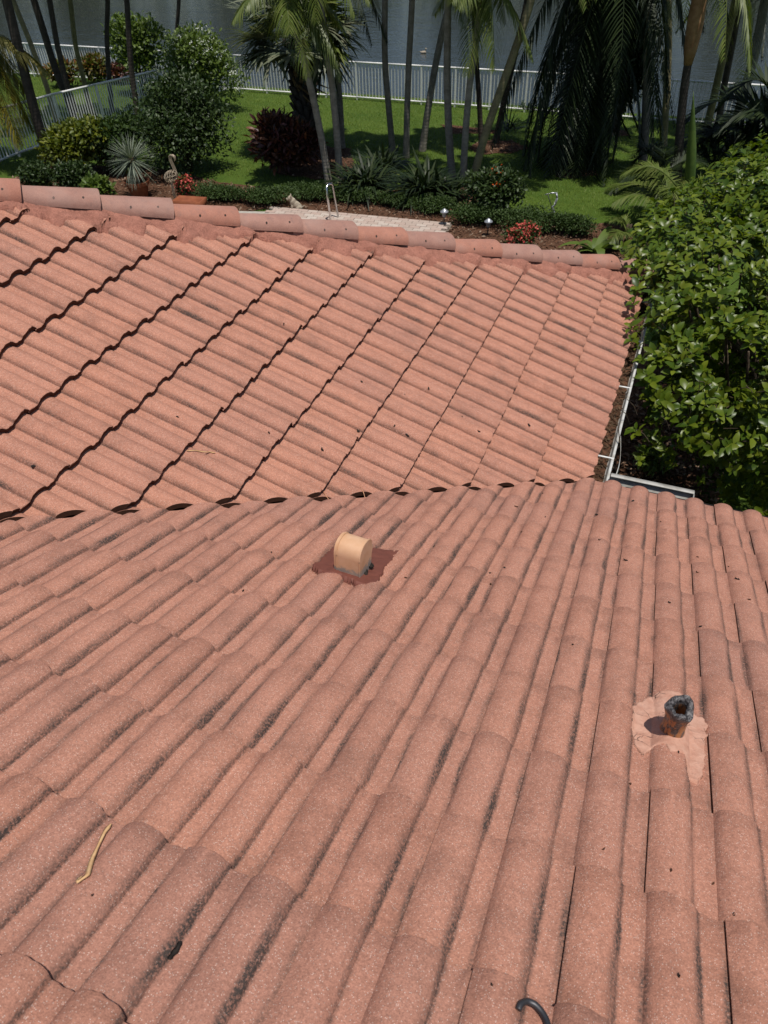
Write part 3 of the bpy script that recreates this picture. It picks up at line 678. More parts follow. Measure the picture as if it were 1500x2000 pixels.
ribbon('dry_strip', [(470, 495), (484, 503), (505, 514), (522, 522), (536, 528), (548, 531)], 'B', .018, M_STRAWL, 'glossy pale orange strip lying in a tile groove below the hip', 'plant litter')
ribbon('dry_twig', [(626, 955), (632, 963), (640, 975), (652, 983)], 'B', .006, M_STRAWL, 'thin reddish twig by the valley, below the far roof joints', 'twig')
ribbon('dry_twig', [(703, 950), (709, 962), (713, 976)], 'B', .005, M_STRAWL, 'thin curved twig on the far tiles right above the valley', 'twig')
# wire hook at the bottom edge
pts = np.array([on_tiles(x, y, 'A') + A_.n * z for x, y, z in ((1011, 1978, .008), (1014, 1969, .012), (1026, 1966, .016), (1042, 1972, .016), (1056, 1986, .014), (1066, 2002, .012), (1072, 2030, .010))])
b0 = pts[0].copy(); s = np.linspace(0, len(pts) - 1, 30); sm = np.stack([np.interp(s, np.arange(len(pts)), pts[:, i]) for i in range(3)], -1)
for _ in range(3): sm[1:-1] = (sm[:-2] + sm[1:-1] * 2 + sm[2:]) / 4
m = MB(); m.tube(sm - b0, .0062, 10); tag(obj('metal_hook', m.mesh('metal_hook', M_DKMET, smooth=True), None, Vector(b0)), 'bent dark metal hook lying on the near tiles at the bottom edge', 'hook')
def scrap(name, px, py, slope, size, mat, label, cat, group=None, seed=0, asp=.5):
    r = np.random.default_rng(seed + int(px * 7 + py)); n = (A_ if slope == 'A' else B_); P = on_tiles(px, py, slope); k = 9
    a = np.linspace(0, 2 * np.pi, k, endpoint=False); rr_ = size * .5 * r.uniform(.6, 1.15, k); ro = r.uniform(0, 3.1)
    cx_, cy_ = rr_ * np.cos(a), rr_ * np.sin(a) * asp; X = cx_ * math.cos(ro) - cy_ * math.sin(ro); Y = cx_ * math.sin(ro) + cy_ * math.cos(ro)
    zt = r.uniform(.002, .007, k); V = [n.a * x + n.u * y + n.n * z for x, y, z in zip(X, Y, zt)] + [n.a * x * .9 + n.u * y * .9 for x, y in zip(X, Y)] + [n.n * size * .18]
    me = bpy.data.meshes.new(name); me.from_pydata([tuple(v) for v in V], [], [(i, (i + 1) % k, 2 * k) for i in range(k)] + [(i, k + i, k + (i + 1) % k, (i + 1) % k) for i in range(k)]); me.materials.append(mat); me.update()
    return tag(obj(name, me, None, Vector(P + n.n * .001)), label, cat, group)
scrap('tar_lump', 703, 848, 'B', .055, M_BLACK, 'black lump wedged at a far roof tile edge', 'debris', asp=.8)
scrap('tar_lump', 699, 842, 'B', .03, M_BLACK, 'small black crumb beside the black lump on the far roof', 'debris', asp=.8)
ribbon('dark_leaf', [(353, 1842), (346, 1857), (337, 1868), (329, 1878)], 'A', .013, M_BLACK, 'curled black leaf lying in a groove of the near tiles', 'leaf')
for x, y, s in ((1033, 831, .03), (910, 655, .0), (629, 878, .03), (66, 911, .03), (770, 832, .02), (935, 843, .022), (837, 759, .026), (706, 746, .022), (795, 850, .03), (554, 633, .02), (525, 846, .02), (347, 815, .02), (902, 814, .014), (790, 770, .018), (1157, 588, .0)):
    if s: scrap('leaf_scrap', x, y, 'B', s, M_BLACK, 'small dark leaf scrap stuck on the far roof tiles', 'leaf scrap', 'dark leaf scraps on the far roof', 3)
for x, y, s in ((1008, 990, .03), (1165, 1006, .03), (1222, 1095, .035), (1440, 1132, .035), (1362, 1089, .026), (1362, 1119, .026), (1424, 1108, .024), (1307, 1178, .022), (1368, 1225, .022), (1462, 1172, .02), (1236, 979, .034), (985, 1110, .02), (1018, 1040, .02), (958, 1142, .022), (957, 1120, .02), (848, 1068, .018), (793, 1130, .024), (1230, 1533, .014), (1325, 1470, .02), (1392, 1728, .022), (1310, 1702, .018), (1325, 1908, .018), (1178, 1660, .014), (1432, 1788, .02), (1170, 1055, .02), (1060, 964, .018), (1290, 1020, .016), (365, 1070, .016), (530, 1080, .02), (700, 1075, .0), (475, 1155, .016), (180, 1750, .012), (960, 1925, .012), (1118, 1260, .014), (1065, 1010, .014)):
    if s: scrap('leaf_scrap', x, y, 'A', s * (.72 if y < 1300 else .55), M_BLACK if (x + y) % 3 else M_BROWNBIT, 'small dark leaf scrap stuck on the near roof tiles', 'leaf scrap', 'dark leaf scraps on the near roof', 5)
#GARDEN
# ------------------------------------------------------------------ garden: beds and paving
def depth_of(p): return float((np.asarray(p) - CAM) @ F_)
def sheet_px(name, poly, lift, mat, sub=0):
    P = np.array([gp(*p) for p in poly]); out = []
    for i in range(len(P)):
        a, b = P[i], P[(i + 1) % len(P)]; n = max(2, int(np.linalg.norm(b - a) / .15))
        for k in range(n): out.append(a + (b - a) * k / n + np.append(rng.normal(0, .03, 2), 0))
    out = np.array(out); x0, y0 = out[:, :2].min(0); x1, y1 = out[:, :2].max(0)
    bm = bmesh.new(); vs = [bm.verts.new((p[0], p[1], 0)) for p in out]; bm.faces.new(vs)
    for y in np.arange(math.ceil(y0 * 2) / 2, y1, .5):
        bmesh.ops.bisect_plane(bm, geom=bm.verts[:] + bm.edges[:] + bm.faces[:], plane_co=(0, y, 0), plane_no=(0, 1, 0))
    bmesh.ops.triangulate(bm, faces=bm.faces[:])
    for v in bm.verts: v.co.z = float(terrain(v.co.x, v.co.y)) + lift
    bmesh.ops.recalc_face_normals(bm, faces=bm.faces[:])
    if bm.faces[:] and sum(f.normal.z for f in bm.faces) < 0: bmesh.ops.reverse_faces(bm, faces=bm.faces[:])
    me = bpy.data.meshes.new(name); bm.to_mesh(me); bm.free(); me.materials.append(mat)
    return tag(obj(name, me), kind='structure'), out
BED1 = [(-60, 372), (40, 345), (110, 322), (330, 332), (420, 356), (560, 372), (690, 368), (760, 372), (900, 352), (950, 385), (1010, 420), (1100, 435), (1250, 440), (1260, 520), (1100, 540), (1000, 520), (860, 500), (870, 450), (885, 438), (560, 407), (400, 420), (200, 420), (-60, 420)]
BEDS = [BED1, [(912, 290), (940, 274), (1000, 276), (1034, 290), (1000, 300), (940, 302)], [(1080, 335), (1120, 322), (1160, 330), (1164, 343), (1120, 348), (1085, 346)], [(545, 300), (600, 285), (680, 290), (700, 330), (620, 352), (540, 340)], [(1180, 250), (1220, 255), (1228, 266), (1190, 268)], [(860, 244), (890, 246), (980, 256), (960, 262), (880, 262)]]
bedpolys = []
for b in BEDS:
    o, poly = sheet_px('mulch_bed', b, .012, M_MULCH); bedpolys.append(poly[:, :2])
# bark chips lying on the beds
cp = []
for i, poly in enumerate(bedpolys):
    x0, y0 = poly.min(0); x1, y1 = poly.max(0); n = int((x1 - x0) * (y1 - y0) * (200 if i == 0 else 120)); xy = rng.uniform((x0, y0), (x1, y1), (n, 2)); cp.append(xy[inpoly(xy[:, 0], xy[:, 1], poly)])
xy = np.concatenate(cp); n = len(xy); P = np.column_stack([xy, terrain(xy[:, 0], xy[:, 1]) + .02])
V, T, Q = leaf_batch(P, rdir(n) * np.array([1, 1, .3]), rdir(n, 2), rng.uniform(.04, .11, n), rng.uniform(.02, .045, n))
tag(obj('bark_chips', fastmesh('bark_chips', V, [T, Q], [M_CHIP])), kind='stuff')
# paved terrace
e0, e1 = gp(548, 408)[:2], gp(884, 439)[:2]; ed = norm(e1 - e0); en = np.array([ed[1], -ed[0]]); el = np.linalg.norm(e1 - e0)
m = MB()
c = [e0 - ed * .0, e1, e1 + en * 3.2, e0 + en * 3.2 - ed * 1.0]
me = bpy.data.meshes.new('terrace'); me.from_pydata([(*q, .02) for q in c] + [(*q, -.1) for q in c], [], [(0, 3, 2, 1), (0, 1, 5, 4), (1, 2, 6, 5), (3, 0, 4, 7)]); me.materials.append(M_JOINT); terrace = tag(obj('terrace', me), kind='structure')
bm = bmesh.new(); bmesh.ops.create_cube(bm, size=1, matrix=Matrix.Diagonal((.222, .108, .05, 1))); bmesh.ops.bevel(bm, geom=bm.edges[:], offset=.004, segments=1, affect='EDGES'); pm = bpy.data.meshes.new('paver'); bm.to_mesh(pm); bm.free(); pm.materials.append(M_PAVER)
cnt = 0
for r_ in range(22):
    for q in range(-2, int(el / .23) + 1):
        s = q * .23 + (r_ % 2) * .115 + .115
        p = e0 + ed * s + en * (.06 + r_ * .116)
        if s < -.115 - .3 * r_ * .116 or s > el - .1 or cnt >= 300: continue
        o = obj('paver', pm, terrace, (p[0], p[1], .018 + rng.normal(0, .0015))); o.rotation_euler = (0, 0, math.atan2(ed[1], ed[0]) + rng.normal(0, .006)); cnt += 1
# pale pool coping left of the terrace
q0 = gp(330, 402)[:2]; cop = [e0 + en * .25 - ed * .02, e0 + en * 3.2 - ed * 1.05, q0 + en * 3.0, q0 + en * .3]
me = bpy.data.meshes.new('pool_deck'); me.from_pydata([(*q, .024) for q in cop] + [(*q, -.1) for q in cop], [], [(3, 2, 1, 0), (0, 1, 5, 4), (2, 3, 7, 6), (3, 0, 4, 7)]); me.materials.append(M_STONE); tag(obj('pool_deck', me), kind='structure')

# grass
def grass(name, n, x0, x1, y0, y1, keep):
    xy = rng.uniform((x0, y0), (x1, y1), (n, 2)); k = keep(xy[:, 0], xy[:, 1])
    for poly in bedpolys: k &= ~inpoly(xy[:, 0], xy[:, 1], poly)
    xy = xy[k]; n = len(xy); P = np.column_stack([xy, terrain(xy[:, 0], xy[:, 1])])
    V, F = strip_batch(P, rdir(n) * .5 + np.array([0, 0, 1.0]), rng.uniform(.05, .11, n), rng.uniform(.008, .016, n), .35, 2, 1.5)
    return tag(obj(name, fastmesh(name, V, [F], [M_GRASS])), kind='stuff')
grass('lawn_grass', 190000, -30, 6, 8.5, 23.9, lambda x, y: (y > 12.0) | (x < -12.5))
grass('side_grass', 9000, .3, 4.5, 1.0, 7, lambda x, y: x > .9)
n = 3500; P = np.column_stack([rng.uniform(.15, 1.4, n), rng.uniform(.3, 6, n), np.full(n, .02)]); V, T, Q = leaf_batch(P, rdir(n) * np.array([1, 1, .3]), rdir(n, 2), rng.uniform(.04, .13, n), rng.uniform(.02, .06, n))
bd = [( .05, -.4), (1.1, -.4), (1.2, 3.4), (.9, 7), (.05, 7)]
me = bpy.data.meshes.new('mulch_bed'); me.from_pydata([(*q, .008) for q in bd], [], [tuple(range(5))]); me.materials.append(M_MULCH); tag(obj('mulch_bed', me), kind='structure')
tag(obj('leaf_litter', fastmesh('leaf_litter', V, [T, Q], [M_CHIP])), kind='stuff')

# ------------------------------------------------------------------ fences
def fence(name, p0, p1, label, post_s, pick_s, npick):
    p0, p1 = np.array(p0, float), np.array(p1, float); L_ = np.linalg.norm(p1 - p0); d = (p1 - p0) / L_; H = 1.2
    rt = root(name, (p0[0], p0[1], float(terrain(*p0))), label, 'fence'); o3 = np.array(rt.location)
    ang = math.atan2(d[1], d[0])
    bmq = bmesh.new(); bmesh.ops.create_cube(bmq, size=1, matrix=Matrix.Translation((0, 0, H / 2)) @ Matrix.Diagonal((.055, .055, H, 1))); pmesh = bpy.data.meshes.new('post'); bmq.to_mesh(pmesh); bmq.free(); pmesh.materials.append(M_WHITE)
    bmq = bmesh.new(); bmesh.ops.create_cube(bmq, size=1, matrix=Matrix.Translation((0, 0, H / 2 + .02)) @ Matrix.Diagonal((.022, .022, H - .10, 1))); kmesh = bpy.data.meshes.new('picket'); bmq.to_mesh(kmesh); bmq.free(); kmesh.materials.append(M_WHITE)
    S_ = np.arange(0, L_ + .01, post_s)
    for s in S_:
        q = p0 + d * s; o = obj('post', pmesh, rt, Vector((q[0], q[1], float(terrain(*q)))) - Vector(o3)); o.rotation_euler[2] = ang
    for hgt, th in ((H - .02, .024), (.10, .02)):
        m = MB(); s = np.append(S_, L_); z = np.array([float(terrain(*(p0 + d * k))) for k in s]); nrm = np.array([-d[1], d[0]]) * .029
        for k in range(len(s) - 1):
            a, b = p0 + d * s[k], p0 + d * s[k + 1]; V = []
            for q, zz in ((a, z[k]), (b, z[k + 1])):
                for sg, dz_ in ((-1, -th), (1, -th), (1, th), (-1, th)): V.append((q[0] + nrm[0] * sg, q[1] + nrm[1] * sg, zz + hgt + dz_))
            m.add(np.array(V) - o3, [(0, 1, 5, 4), (1, 2, 6, 5), (2, 3, 7, 6), (3, 0, 4, 7), (0, 3, 2, 1), (4, 5, 6, 7)])
        obj('rail', m.mesh('rail', M_WHITE), rt)
    near, restv = [], MB()
    ks = [s for s in np.arange(pick_s, L_, pick_s)]
    def vis(s):
        q = p0 + d * s; px, py, zz = proj((q[0], q[1], float(terrain(*q)) + .6)); return (zz if -20 < px < 1520 else 1e3 + zz)
    ks.sort(key=vis)
    for i, s in enumerate(ks):
        q = p0 + d * s; w = np.array([q[0], q[1], float(terrain(*q))]) - o3
        if i < npick: o = obj('picket', kmesh, rt, Vector(w)); o.rotation_euler[2] = ang
        else: restv.box(w + (-.009, -.009, .07), w + (.009, .009, H - .03))
    if restv.n: tag(obj('far_pickets', restv.mesh('far_pickets', M_WHITE), rt), kind='stuff')
FY = 22.75
fence('back_fence', (-42, FY), (12, FY), 'long white picket fence along the lake edge of the lawn', 1.22, .122, 300)
fence('side_fence', (-16.75, 4.5), (-16.75, FY - .05), 'white picket fence at left running from the house side to the lake', 1.83, .105, 180)

# ------------------------------------------------------------------ plants
def shrub(name, label, cat, box, n, L, Wd, mat, group=None, nb=7, stems=5, flowers=None, tip=False, flat=.85, seed=1):
    x0, x1, yt, yb = box; r = np.random.default_rng(seed + int(x0)); base = gp((x0 + x1) / 2, yb); mpp = depth_of(base) / FPX
    w = (x1 - x0) * mpp; top = col((x0 + x1) / 2, yt, base)[2]; h = max(.15, top - base[2]); base = base + np.array([0, w * .18, 0])
    rt = root(name, base, label, cat, group)
    ang = r.uniform(0, 6.28, nb); rad = r.uniform(.15, .72, nb) * w / 2
    cen = np.column_stack([np.cos(ang) * rad, np.sin(ang) * rad * flat, r.uniform(.38, .70, nb) * h]); cen[0] = (0, 0, h * .55)
    rr_ = np.column_stack([r.uniform(.22, .34, nb) * w, r.uniform(.22, .34, nb) * w * flat, r.uniform(.24, .33, nb) * h])
    k = r.integers(0, nb, n); dv = norm(r.normal(size=(n, 3)) + np.array([0, -.15, .35])); P = cen[k] + dv * rr_[k] * np.where(r.random((n, 1)) < .2, r.uniform(1.0, 1.32, (n, 1)), r.uniform(.6, 1.08, (n, 1))) ; P = P[P[:, 2] > .02]; n = len(P); dv = dv[:n]
    V, T, Q = leaf_batch(P, dv + r.normal(size=(n, 3)) * .7 + np.array([0, 0, .25]), dv * .5 + r.normal(size=(n, 3)) * .5 + np.array([0, 0, .8]), L * r.uniform(.7, 1.3, n), Wd * r.uniform(.7, 1.25, n))
    tag(obj('foliage', fastmesh('foliage', V, [T, Q], [mat]), rt), kind='stuff')
    m = MB()
    for i in range(min(stems, nb)): m.tube([(cen[i, 0] * .15, cen[i, 1] * .15, 0), tuple(cen[i] * .55), tuple(cen[i])], [.022 * max(.5, h), .015 * max(.5, h), .006], 5)
    obj('stem', m.mesh('stem', M_STEM), rt)
    if flowers:
        fm, fn, fs = flowers; k = r.integers(0, nb, fn); dv = norm(r.normal(size=(fn, 3)) + np.array([0, -.3, .7])); P = cen[k] + dv * rr_[k] * 1.06
        m = MB(); PP = np.repeat(P, 7, 0) + r.normal(size=(fn * 7, 3)) * fs * .42; V, T, Q = leaf_batch(PP, r.normal(size=(fn * 7, 3)) + np.repeat(dv, 7, 0) * .3, np.repeat(dv, 7, 0) + r.normal(size=(fn * 7, 3)) * .3, fs * .55, fs * .42)
        tag(obj('blossom', fastmesh('blossom', V, [T, Q], [fm]), rt), kind='stuff')
    return rt
shrub('flowering_shrub', 'tall green shrub dotted with white blossom before the lake fence', 'shrub', (325, 478, 62, 215), 6500, .13, .07, M_LIGHTG, flowers=(M_WPET, 170, .10))
shrub('light_shrub', 'light green leafy shrub between the left palm trunks by the lake', 'shrub', (214, 330, 28, 190), 3200, .15, .085, M_LIGHTG)
shrub('dark_shrub', 'large dark green shrub behind the potted yucca', 'shrub', (250, 452, 150, 345), 11000, .10, .055, M_DARKG, nb=11)
shrub('yellow_shrub', 'yellow-green bush at the foot of the left palm trunks', 'shrub', (92, 220, 236, 345), 5200, .11, .07, M_YELG, nb=9)
shrub('yellow_shrub', 'darker green bush joining the yellow-green one on its right', 'shrub', (190, 290, 226, 340), 3600, .11, .065, M_HEDGE, nb=8)
shrub('low_shrub', 'low grey-green bush just beyond the hip at far left', 'shrub', (48, 125, 312, 388), 2600, .08, .045, M_DARKG)
shrub('low_shrub', 'low dark bush between the potted yucca and the yellow bush', 'shrub', (112, 182, 322, 388), 2400, .08, .045, M_DARKG)
shrub('small_shrub', 'small bright green plant peeking over the hip caps at left', 'shrub', (168, 222, 352, 396), 500, .16, .075, M_LIGHTG)
shrub('croton', 'dark red croton bush in front of the fan palm trunk', 'croton', (496, 615, 232, 345), 3000, .22, .075, M_RED, nb=9)
shrub('croton', 'yellow croton against the lake fence at far left', 'croton', (95, 160, 118, 172), 700, .22, .08, M_CROT)
shrub('croton', 'red and green croton right of the yellow one at the fence', 'croton', (155, 215, 112, 165), 700, .22, .08, M_CROT, seed=9)
shrub('croton', 'dark red low croton right of the fence crotons', 'croton', (205, 250, 126, 165), 500, .18, .07, M_RED)
shrub('flowering_shrub', 'dark shrub with a few orange flowers below the leaning palms', 'shrub', (900, 1008, 332, 425), 4600, .085, .05, M_DARKG, flowers=(M_ORNG, 9, .10), nb=9)
shrub('flower_mound', 'round mound of pink flowers just beyond the hip caps', 'flowers', (990, 1048, 434, 484), 700, .07, .04, M_HEDGE, flowers=(M_PINK, 95, .085))
shrub('weed_patch', 'small weedy green plants on the mulch below the gutter corner', 'plant', (1222, 1306, 888, 930), 420, .07, .032, M_LIGHTG)
# clipped hedge in lengths
hp = [(372, 470, 366, 402), (462, 560, 372, 412), (552, 650, 368, 402), (640, 742, 370, 404), (730, 812, 380, 412), (800, 890, 390, 428), (880, 985, 405, 450), (975, 1080, 418, 466), (1065, 1140, 424, 470)]
hl = ['left end length beside the pink planter', 'length left of the dog statue', 'length behind the dog statue', 'length right of the pool handrail', 'browner length right of the handrail', 'length behind the nearer path lamp', 'length behind the second path lamp', 'length behind the pink flower mound', 'right end length under the palm fronds']
for bx_, lb in zip(hp, hl): shrub('low_hedge', 'clipped low green hedge, ' + lb, 'hedge', (bx_[0] - 8, bx_[1] + 8, bx_[2], bx_[3] - 6), 3600, .045, .028, M_HEDGE, 'low hedge along the terrace', nb=12, stems=4, flat=.55, seed=3)
def strap_plant(name, label, cat, px, py, n, L, Wd, mat, up=.9, droop=.55, group=None, base_h=0.0, spread=.12):
    b = gp(px, py); rt = root(name, b, label, cat, group); P = rng.normal(0, spread, (n, 3)); P[:, 2] = base_h + np.abs(P[:, 2]) * .3
    D = rdir(n) * np.array([1, 1, .3]) + np.array([0, 0, up]); V, F = strip_batch(P, D, L * rng.uniform(.65, 1.15, n), Wd * rng.uniform(.7, 1.2, n), droop * rng.uniform(.6, 1.3, n), 6, 2.2)
    tag(obj('blades', fastmesh('blades', V, [F], [mat]), rt), kind='stuff'); return rt
strap_plant('strappy_lily', 'dark strap-leaved clump left of the variegated plant', 'plant', 712, 378, 230, 1.35, .075, M_STRAP)
strap_plant('strappy_lily', 'dark strap-leaved clump behind the variegated plant', 'plant', 745, 345, 200, 1.25, .075, M_STRAP)
strap_plant('strappy_lily', 'widest strap-leaved clump, right of the variegated plant', 'plant', 828, 388, 260, 1.4, .08, M_STRAP)
strap_plant('strappy_lily', 'strap-leaved clump against the leaning grey palm trunks', 'plant', 872, 392, 120, 1.0, .07, M_STRAP)
strap_plant('variegated_plant', 'small yellow-striped plant among the dark strap leaves', 'plant', 745, 352, 34, .5, .07, M_VARI, .8, .6)
strap_plant('bromeliad', 'small spiky plant on the mulch mound by the fence', 'plant', 1024, 240, 34, .6, .05, M_STRAP, .5, .3, base_h=.35)
strap_plant('bromeliad', 'dark spiky plant left of the mulch mound by the fence', 'plant', 992, 270, 40, .8, .05, M_STRAP, .6, .3, base_h=.2)
strap_plant('broadleaf_plant', 'pale broad-leaved plant just beyond the last hip caps', 'plant', 1165, 495, 12, .95, .19, M_LIGHTG, .9, .7, spread=.04)

# palms -------------------------------------------------------------
FR = {}
def frond_mesh(mat, L, elev, droop, ll, nl=46, twist=0.0, hang=.5, wd=.035, seed=0):
    r = np.random.default_rng(seed); s = np.linspace(0, 1, 14); c, si = math.cos(elev), math.sin(elev)
    C = np.stack([L * s * c, 0 * s, L * s * si - droop * L * s ** 2.2], -1)
    m = MB(); m.tube(C, np.linspace(.022, .004, 14) * (L / 2) ** .5, 5)
    tt = np.linspace(.16, .99, nl); Pc = np.stack([np.interp(tt, s, C[:, i]) for i in range(3)], -1); tg = norm(np.stack([np.interp(tt, s, np.gradient(C[:, i])) for i in range(3)], -1))
    side = norm(np.cross(tg, np.array([0, 0, 1.0])) + 1e-6); up = np.cross(side, tg); Lf = ll * (np.sin(np.pi * np.clip(tt * .86 + .12, 0, 1)) ** .7) * r.uniform(.85, 1.1, nl)
    for sg in (-1, 1):
        D = side * sg * .95 + tg * (.45 + .5 * tt[:, None]) + up * .22 + r.normal(size=(nl, 3)) * .07
        V, F = strip_batch(Pc, D, Lf, wd, hang * r.uniform(.6, 1.3, nl), 3, 1.8); m.add(V, F)
    return m.mesh('frond', mat)
def fronds(key, mat, L, ll, hang=.5, wd=.035, n=5, el=(-.5, 1.2), dr=(.35, .9), nl=46):
    if key not in FR:
        FR[key] = [frond_mesh(mat, L * (.9 + .2 * ((i * 37) % 10) / 10), el[0] + (el[1] - el[0]) * i / (n - 1), dr[1] + (dr[0] - dr[1]) * i / (n - 1), ll, nl, 0, hang, wd, i) for i in range(n)]
    return FR[key]
def add_fronds(rt, loc, meshes, n, r, zj=.15, az0=None):
    for i in range(n):
        o = obj('frond', meshes[i % len(meshes)], rt, Vector((loc[0], loc[1], loc[2] + r.uniform(-zj, zj)))); o.rotation_euler = (r.normal(0, .08), r.normal(0, .08), (az0 if az0 is not None else 0) + i * 2.399 + r.normal(0, .2))
def palm(label, pxs, rad, tmat, ztop, fm, nf=12, shaft=None, group='slender palms on the lawn', name='slender_palm', stretch=True):
    b = gp(*pxs[0]); pts = [b - np.array([0, 0, .1])] + [col(x, y, b) for x, y in pxs[1:]]; pts = np.array(pts)
    last = pts[-1]
    if last[2] < ztop:
        d = norm(pts[-1] - pts[-2]); d = norm(d + np.array([0, 0, .8])); pts = np.vstack([pts, last + d * (ztop - last[2]) / max(.3, d[2])])
    s = np.concatenate([[0], np.cumsum(np.linalg.norm(np.diff(pts, axis=0), axis=1))]); n = max(12, int(s[-1] / .05)); q = np.linspace(0, s[-1], n); P = np.stack([np.interp(q, s, pts[:, i]) for i in range(3)], -1)
    for _ in range(int(n / 4)): P[1:-1] = (P[:-2] + P[1:-1] * 2 + P[2:]) / 4
    rt = root(name, b, label, 'palm', group); r = np.random.default_rng(int(pxs[0][0]))
    m = MB(); rr_ = rad * (1 - .25 * q / s[-1] + .35 * np.exp(-q / .18)) * (1 + .012 * (np.arange(n) % 3 == 0)); m.tube(P - b, rr_, 10); obj('trunk', m.mesh('trunk', tmat, smooth=True), rt)
    top = P[-1] - b
    if shaft:
        m = MB(); ax = norm(P[-1] - P[-8]); ax = norm(ax + np.array([0, 0, .3])); z = np.linspace(-.08, 2.4, 9); m.tube([top + ax * k for k in z], rad * np.array([.8, 1.25, 1.5, 1.5, 1.35, 1.15, .95, .75, .5]), 10); obj('crownshaft', m.mesh('crownshaft', shaft, smooth=True), rt); top = top + ax * 2.3
    add_fronds(rt, top, fm, nf, r); return rt
FG = fronds('green', M_PALM, 1.9, .55, .6, .038); FL = fronds('light', M_PALM, 1.3, .42, .9, .034, el=(-.4, 1.0)); FD = fronds('dark', M_PALMD, 2.0, .5, .5, .036); FYL = fronds('yellow', M_PALMY, 1.5, .5, .9, .045, el=(-.9, .2), dr=(.5, .9))
G_, Dk, Tn, Ol = M_TR_GREY, M_TR_DARK, M_TR_TAN, M_TR_OLIVE
Z = 6.1
palm('dark palm trunk nearest the left edge, rising beside the yellow bush', [(97, 322), (60, 190), (36, 95), (13, 0)], .125, Dk, Z + .4, FG)
palm('ringed tan palm trunk second from the left edge', [(116, 262), (92, 170), (60, 85), (25, 0)], .075, Tn, Z, FG)
palm('mottled grey palm trunk third from the left edge', [(150, 236), (106, 130), (88, 70), (66, 0)], .11, Dk, Z + .6, FG)
palm('straight dark palm trunk fourth from the left edge', [(156, 248), (128, 158), (110, 80), (97, 0)], .085, Dk, Z + .2, FG)
palm('palm trunk with pale upper rings, fifth from the left edge', [(181, 242), (165, 160), (147, 90), (137, 0)], .075, Ol, Z, FG)
palm('upright slim palm trunk behind the yellow bush', [(219, 236), (213, 150), (208, 70), (211, 0)], .075, Dk, Z + .5, FG)
palm('dark palm trunk rising through the dark green shrub', [(272, 250), (258, 150), (252, 80), (248, 0)], .085, Dk, Z, FG)
palm('dark slim palm trunk beside the white-blossomed shrub', [(334, 190), (340, 120), (345, 60), (350, 0)], .07, Dk, Z, FG)
palm('bowed pale palm trunk crossing in front of the fan palm', [(643, 360), (630, 280), (614, 200), (592, 110), (575, 60), (566, 22)], .085, G_, 3.9, FL, 13)
palm('grey palm trunk just right of the bowed one, by the handrail', [(664, 356), (658, 260), (650, 180), (638, 85), (628, 30), (624, 0)], .085, G_, 4.9, FL, 13)
palm('grey palm trunk behind and right of the handrail pair', [(668, 290), (665, 210), (658, 130), (650, 60), (642, 0)], .085, G_, 4.8, FD)
palm('dark grey palm trunk above the strappy plants, left of two', [(768, 300), (760, 220), (752, 130), (751, 60), (752, 0)], .085, G_, Z + .3, FG)
palm('dark grey palm trunk above the strappy plants, right of two', [(793, 308), (795, 220), (798, 130), (802, 60), (805, 0)], .085, G_, Z + .1, FG)
palm('palm trunk with a swollen bend leaning right at mid lawn', [(824, 295), (833, 232), (848, 140), (863, 65), (880, 0)], .095, G_, Z, FG)
palm('upright palm trunk behind the widest strap-leaved clump', [(884, 350), (876, 250), (873, 150), (874, 60), (875, 0)], .095, G_, 4.6, FL, 13)
palm('light grey palm trunk beside the orange-flowered shrub', [(904, 360), (909, 260), (917, 165), (932, 70), (938, 10)], .085, G_, 4.0, FL, 13)
palm('long tan palm trunk leaning far to the right', [(920, 362), (942, 280), (972, 192), (1014, 75), (1038, 0)], .095, Tn, Z, FG)
palm('thin black palm trunk on the mulch mound, left of two', [(941, 280), (936, 200), (930, 110), (926, 40)], .075, Dk, 5.0, FL)
palm('thin black leaning palm trunk on the mulch mound, right of two', [(967, 280), (984, 200), (1006, 105), (1026, 20)], .09, Dk, 5.8, FD)
palm('grey palm trunk right of the big shaggy palm', [(1255, 328), (1262, 230), (1265, 130), (1266, 0)], .11, G_, Z + .6, FG)
palm('blotchy tan palm trunk between the grey one and the crownshaft palm', [(1296, 285), (1302, 190), (1306, 80), (1304, 0)], .10, Tn, 4.9, FD)
palm('palm with a peeling orange-brown crownshaft', [(1322, 360), (1332, 210), (1341, 138), (1345, 118)], .11, Dk, 1.0, FG, 10, M_SHAFT)
palm('yellowish palm trunk leaning right near the right edge', [(1378, 260), (1392, 200), (1418, 85), (1436, 0)], .11, Ol, Z, FG)
palm('dark palm trunk close behind the yellowish one', [(1402, 255), (1412, 180), (1432, 80), (1446, 0)], .10, Dk, 3.9, FD)
palm('mottled grey palm trunk at the right edge', [(1420, 300), (1448, 200), (1476, 100), (1494, 0)], .13, G_, 3.8, FD, 16)
